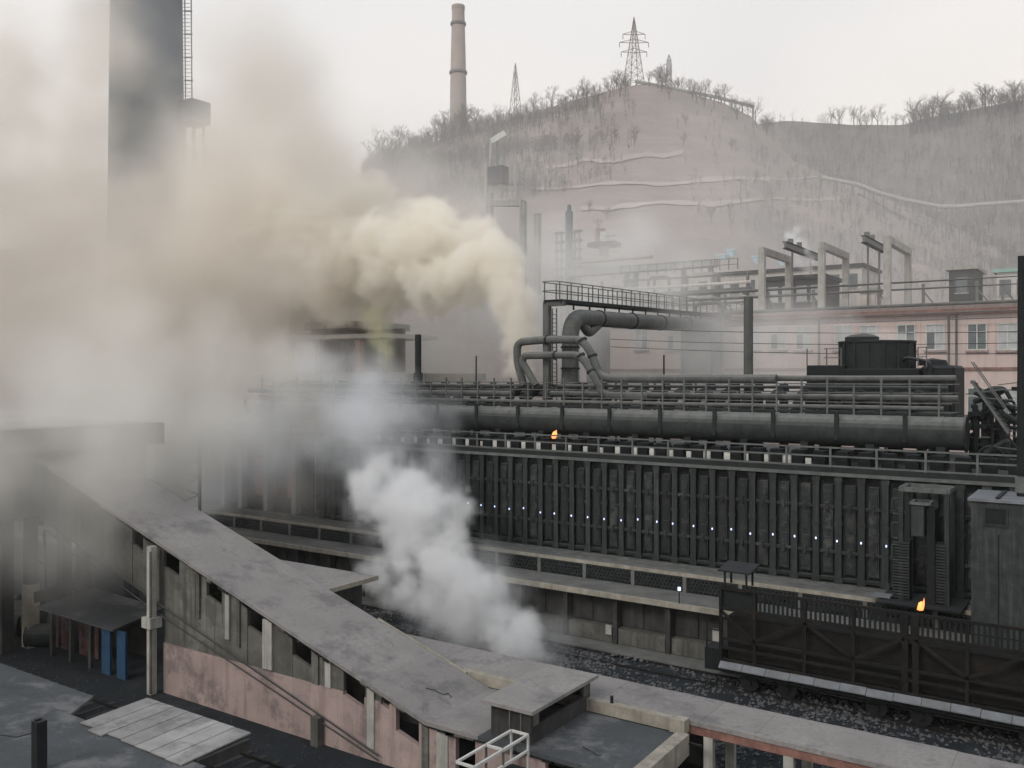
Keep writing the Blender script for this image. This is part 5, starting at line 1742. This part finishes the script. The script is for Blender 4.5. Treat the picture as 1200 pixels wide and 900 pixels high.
smoke('smoke_plume', 'dense beige smoke billowing from the battery top and bending away',
      [(614, 436, 50.6, .2), (610, 415, 50.6, .3), (608, 390, 50.6, .45), (604, 355, 50.6, .8), (592, 322, 51, 1.3), (562, 300, 52, 2.0), (520, 305, 53, 2.4), (470, 302, 54, 2.8), (420, 294, 55, 3.2), (370, 285, 57, 3.8), (310, 276, 58, 4.4), (240, 270, 59, 5.0)],
      300, (0.97, 0.942, 0.885), 1.0, 0.2, ((-32.5, 0.75), (-48, 2.6)), soft=0.3, namp=1.7, nscale=0.5, warp=0.9, rough=0.7, detail=8, sharp=True, step=1.0, d_map=((-44, 1.0), (-76, 0.08)), jit=0.5, seed=3)
smoke('smoke_bank', 'great grey-beige smoke bank drifting over the left of the works',
      [(450, 290, 56, 5), (340, 280, 58, 8), (240, 300, 60, 11), (140, 300, 60, 13), (40, 300, 58, 14), (-80, 280, 55, 15)],
      150, (0.895, 0.858, 0.808), 0.28, 0.7, ((-50, 6.0), (-80, 9.5)), soft=1.1, namp=1.3, nscale=0.075, rough=0.66, detail=8, jit=0.75, seed=5, warp=2.0)
smoke('smoke_bank', 'low grey smoke bank lying along the left end of the battery top',
      [(440, 420, 57, 3.5), (330, 420, 58, 5), (220, 430, 58, 6), (110, 440, 56, 7), (0, 440, 54, 7), (-90, 440, 52, 8)],
      90, (0.89, 0.858, 0.812), 0.13, 0.7, ((-50, 3.4), (-80, 7)), soft=1.0, namp=1.3, nscale=0.1, rough=0.66, detail=8, jit=0.6, seed=6, warp=1.5)
smoke('valley_smoke', 'thin pale smoke hanging over the valley between the plant and the hill',
      [(-200, 400, 105, 14), (200, 380, 110, 14), (500, 370, 115, 14), (800, 360, 125, 15), (1100, 380, 105, 14), (1400, 390, 95, 14)],
      160, (0.985, 0.98, 0.965), 0.006, 3.5, ((-100, 32), (60, 30)), soft=0.8, namp=0.5, nscale=0.02, jit=1.3, seed=31, squash=0.6)
smoke('low_smoke', 'thin low smoke rolling over the top of the sloping gallery',
      [(330, 470, 42, 3), (240, 490, 38, 4), (150, 510, 32, 4), (80, 540, 24, 2.8), (0, 560, 21, 2.6), (-60, 560, 20, 2.6)],
      90, (0.9, 0.878, 0.842), 0.3, 0.5, ((-38, 3.6), (-52, 4.6)), soft=1.0, namp=1.3, nscale=0.14, rough=0.66, detail=8, warp=1.5, jit=0.6, seed=7)
smoke('blue_smoke', 'thin bluish smoke hanging in front of the oven doors',
      [(490, 600, 43.3, 1.2), (475, 550, 43.5, 2), (450, 500, 44, 2.4), (440, 470, 44.5, 2.4), (410, 500, 44, 2.4), (350, 510, 43.5, 2.2), (290, 530, 43, 2.2), (240, 540, 42.5, 2.2)],
      110, (0.945, 0.962, 0.99), 0.3, 0.35, ((-36, 2.0), (-50, 3.2)), soft=0.9, namp=1.5, nscale=0.24, rough=0.68, detail=8, warp=1.2, jit=0.6, seed=9)
smoke('steam_cloud', 'white steam boiling up from the quench track',
      [(625, 762, 37, .5), (600, 755, 37.2, .8), (560, 735, 37.5, 1.6), (540, 700, 38, 1.7), (515, 660, 38, 1.9), (495, 625, 38.2, 1.9), (470, 590, 38.5, 1.6), (452, 560, 39, 1.2)],
      110, (0.995, 0.995, 0.998), 0.75, 0.12, ((-20, 0.8), (-34, 1.25)), soft=0.6, namp=2.1, nscale=0.5, warp=1.0, rough=0.7, detail=9, sharp=True, step=1.0, jit=0.55, seed=12)
smoke('steam_veil', 'thin ragged steam trailing off the white steam cloud and up over the oven doors',
      [(640, 768, 37, 1.2), (590, 740, 37.5, 1.6), (540, 690, 38, 2), (500, 640, 38.5, 2.2), (465, 580, 39.5, 2), (445, 520, 41, 2), (430, 470, 43, 2.2)],
      90, (0.98, 0.985, 0.995), 0.16, 0.25, ((-20, 1.2), (-36, 1.9)), soft=0.8, namp=1.9, nscale=0.4, warp=1.3, rough=0.7, detail=9, jit=0.6, seed=44)
smoke('yellow_smoke', 'small yellowish smoke puff rising from the battery beside the annex',
      [(452, 432, 52, .25), (450, 412, 52, .5), (445, 390, 52.5, .8), (432, 372, 53, 1.2)],
      24, (0.93, 0.93, 0.72), 0.9, 0.25, ((-45, 0.9), (-52, 1.1)), soft=0.8, namp=0.7, nscale=0.7, jit=0.4, seed=15)
smoke('white_haze', 'pale drifting vapour between the battery and the pink office',
      [(520, 400, 64, 4), (600, 360, 66, 5), (700, 370, 68, 4.5), (790, 395, 68, 4), (860, 400, 70, 3.5), (930, 405, 72, 2.5)],
      85, (0.985, 0.974, 0.956), 0.18, 0.7, ((-20, 3.5), (-50, 6)), soft=1.0, namp=0.9, nscale=0.16, jit=0.6, seed=18)
smoke('hopper_steam', 'thin wisp of steam over the charging car hopper', [(1000, 398, 56, .3), (1030, 395, 56, .5), (1060, 398, 57, .4), (1000, 385, 57, .6), (960, 378, 60, 1.2)],
      26, (0.97, 0.97, 0.97), 0.35, 0.2, ((-15, 0.9), (-10, 0.7)), soft=1.0, namp=0.9, nscale=0.9, jit=0.5, seed=21)
smoke('steam_wisp', 'white wisp of steam rising between the concrete portals', [(950, 318, 88, .5), (942, 305, 88, .7), (936, 292, 88, .6), (930, 280, 88.5, .6), (925, 272, 89, .5)],
      26, (0.98, 0.98, 0.98), 1.2, 0.25, ((-30, 0.8), (-20, 0.8)), soft=0.8, namp=0.9, nscale=0.8, jit=0.5, seed=23)

# ------------------------------------------------------------------ haze
hz = MB().box((-560, -80, -1.0), (260, 780, 190)).build('haze', M['soot'])
hm = bpy.data.materials.new('haze')
hm.use_nodes = True
hm.node_tree.nodes.clear()
N = hm.node_tree.nodes
o_ = N.new('ShaderNodeOutputMaterial')
v_ = N.new('ShaderNodeVolumePrincipled')
v_.inputs['Color'].default_value = (0.98, 0.975, 0.965, 1)
v_.inputs['Density'].default_value = 0.0002
v_.inputs['Anisotropy'].default_value = 0.2
hm.node_tree.links.new(v_.outputs[0], o_.inputs['Volume'])
hz.data.materials[0] = hm
tag(hz, 'thin pale industrial haze filling the valley air', 'haze', kind='stuff')
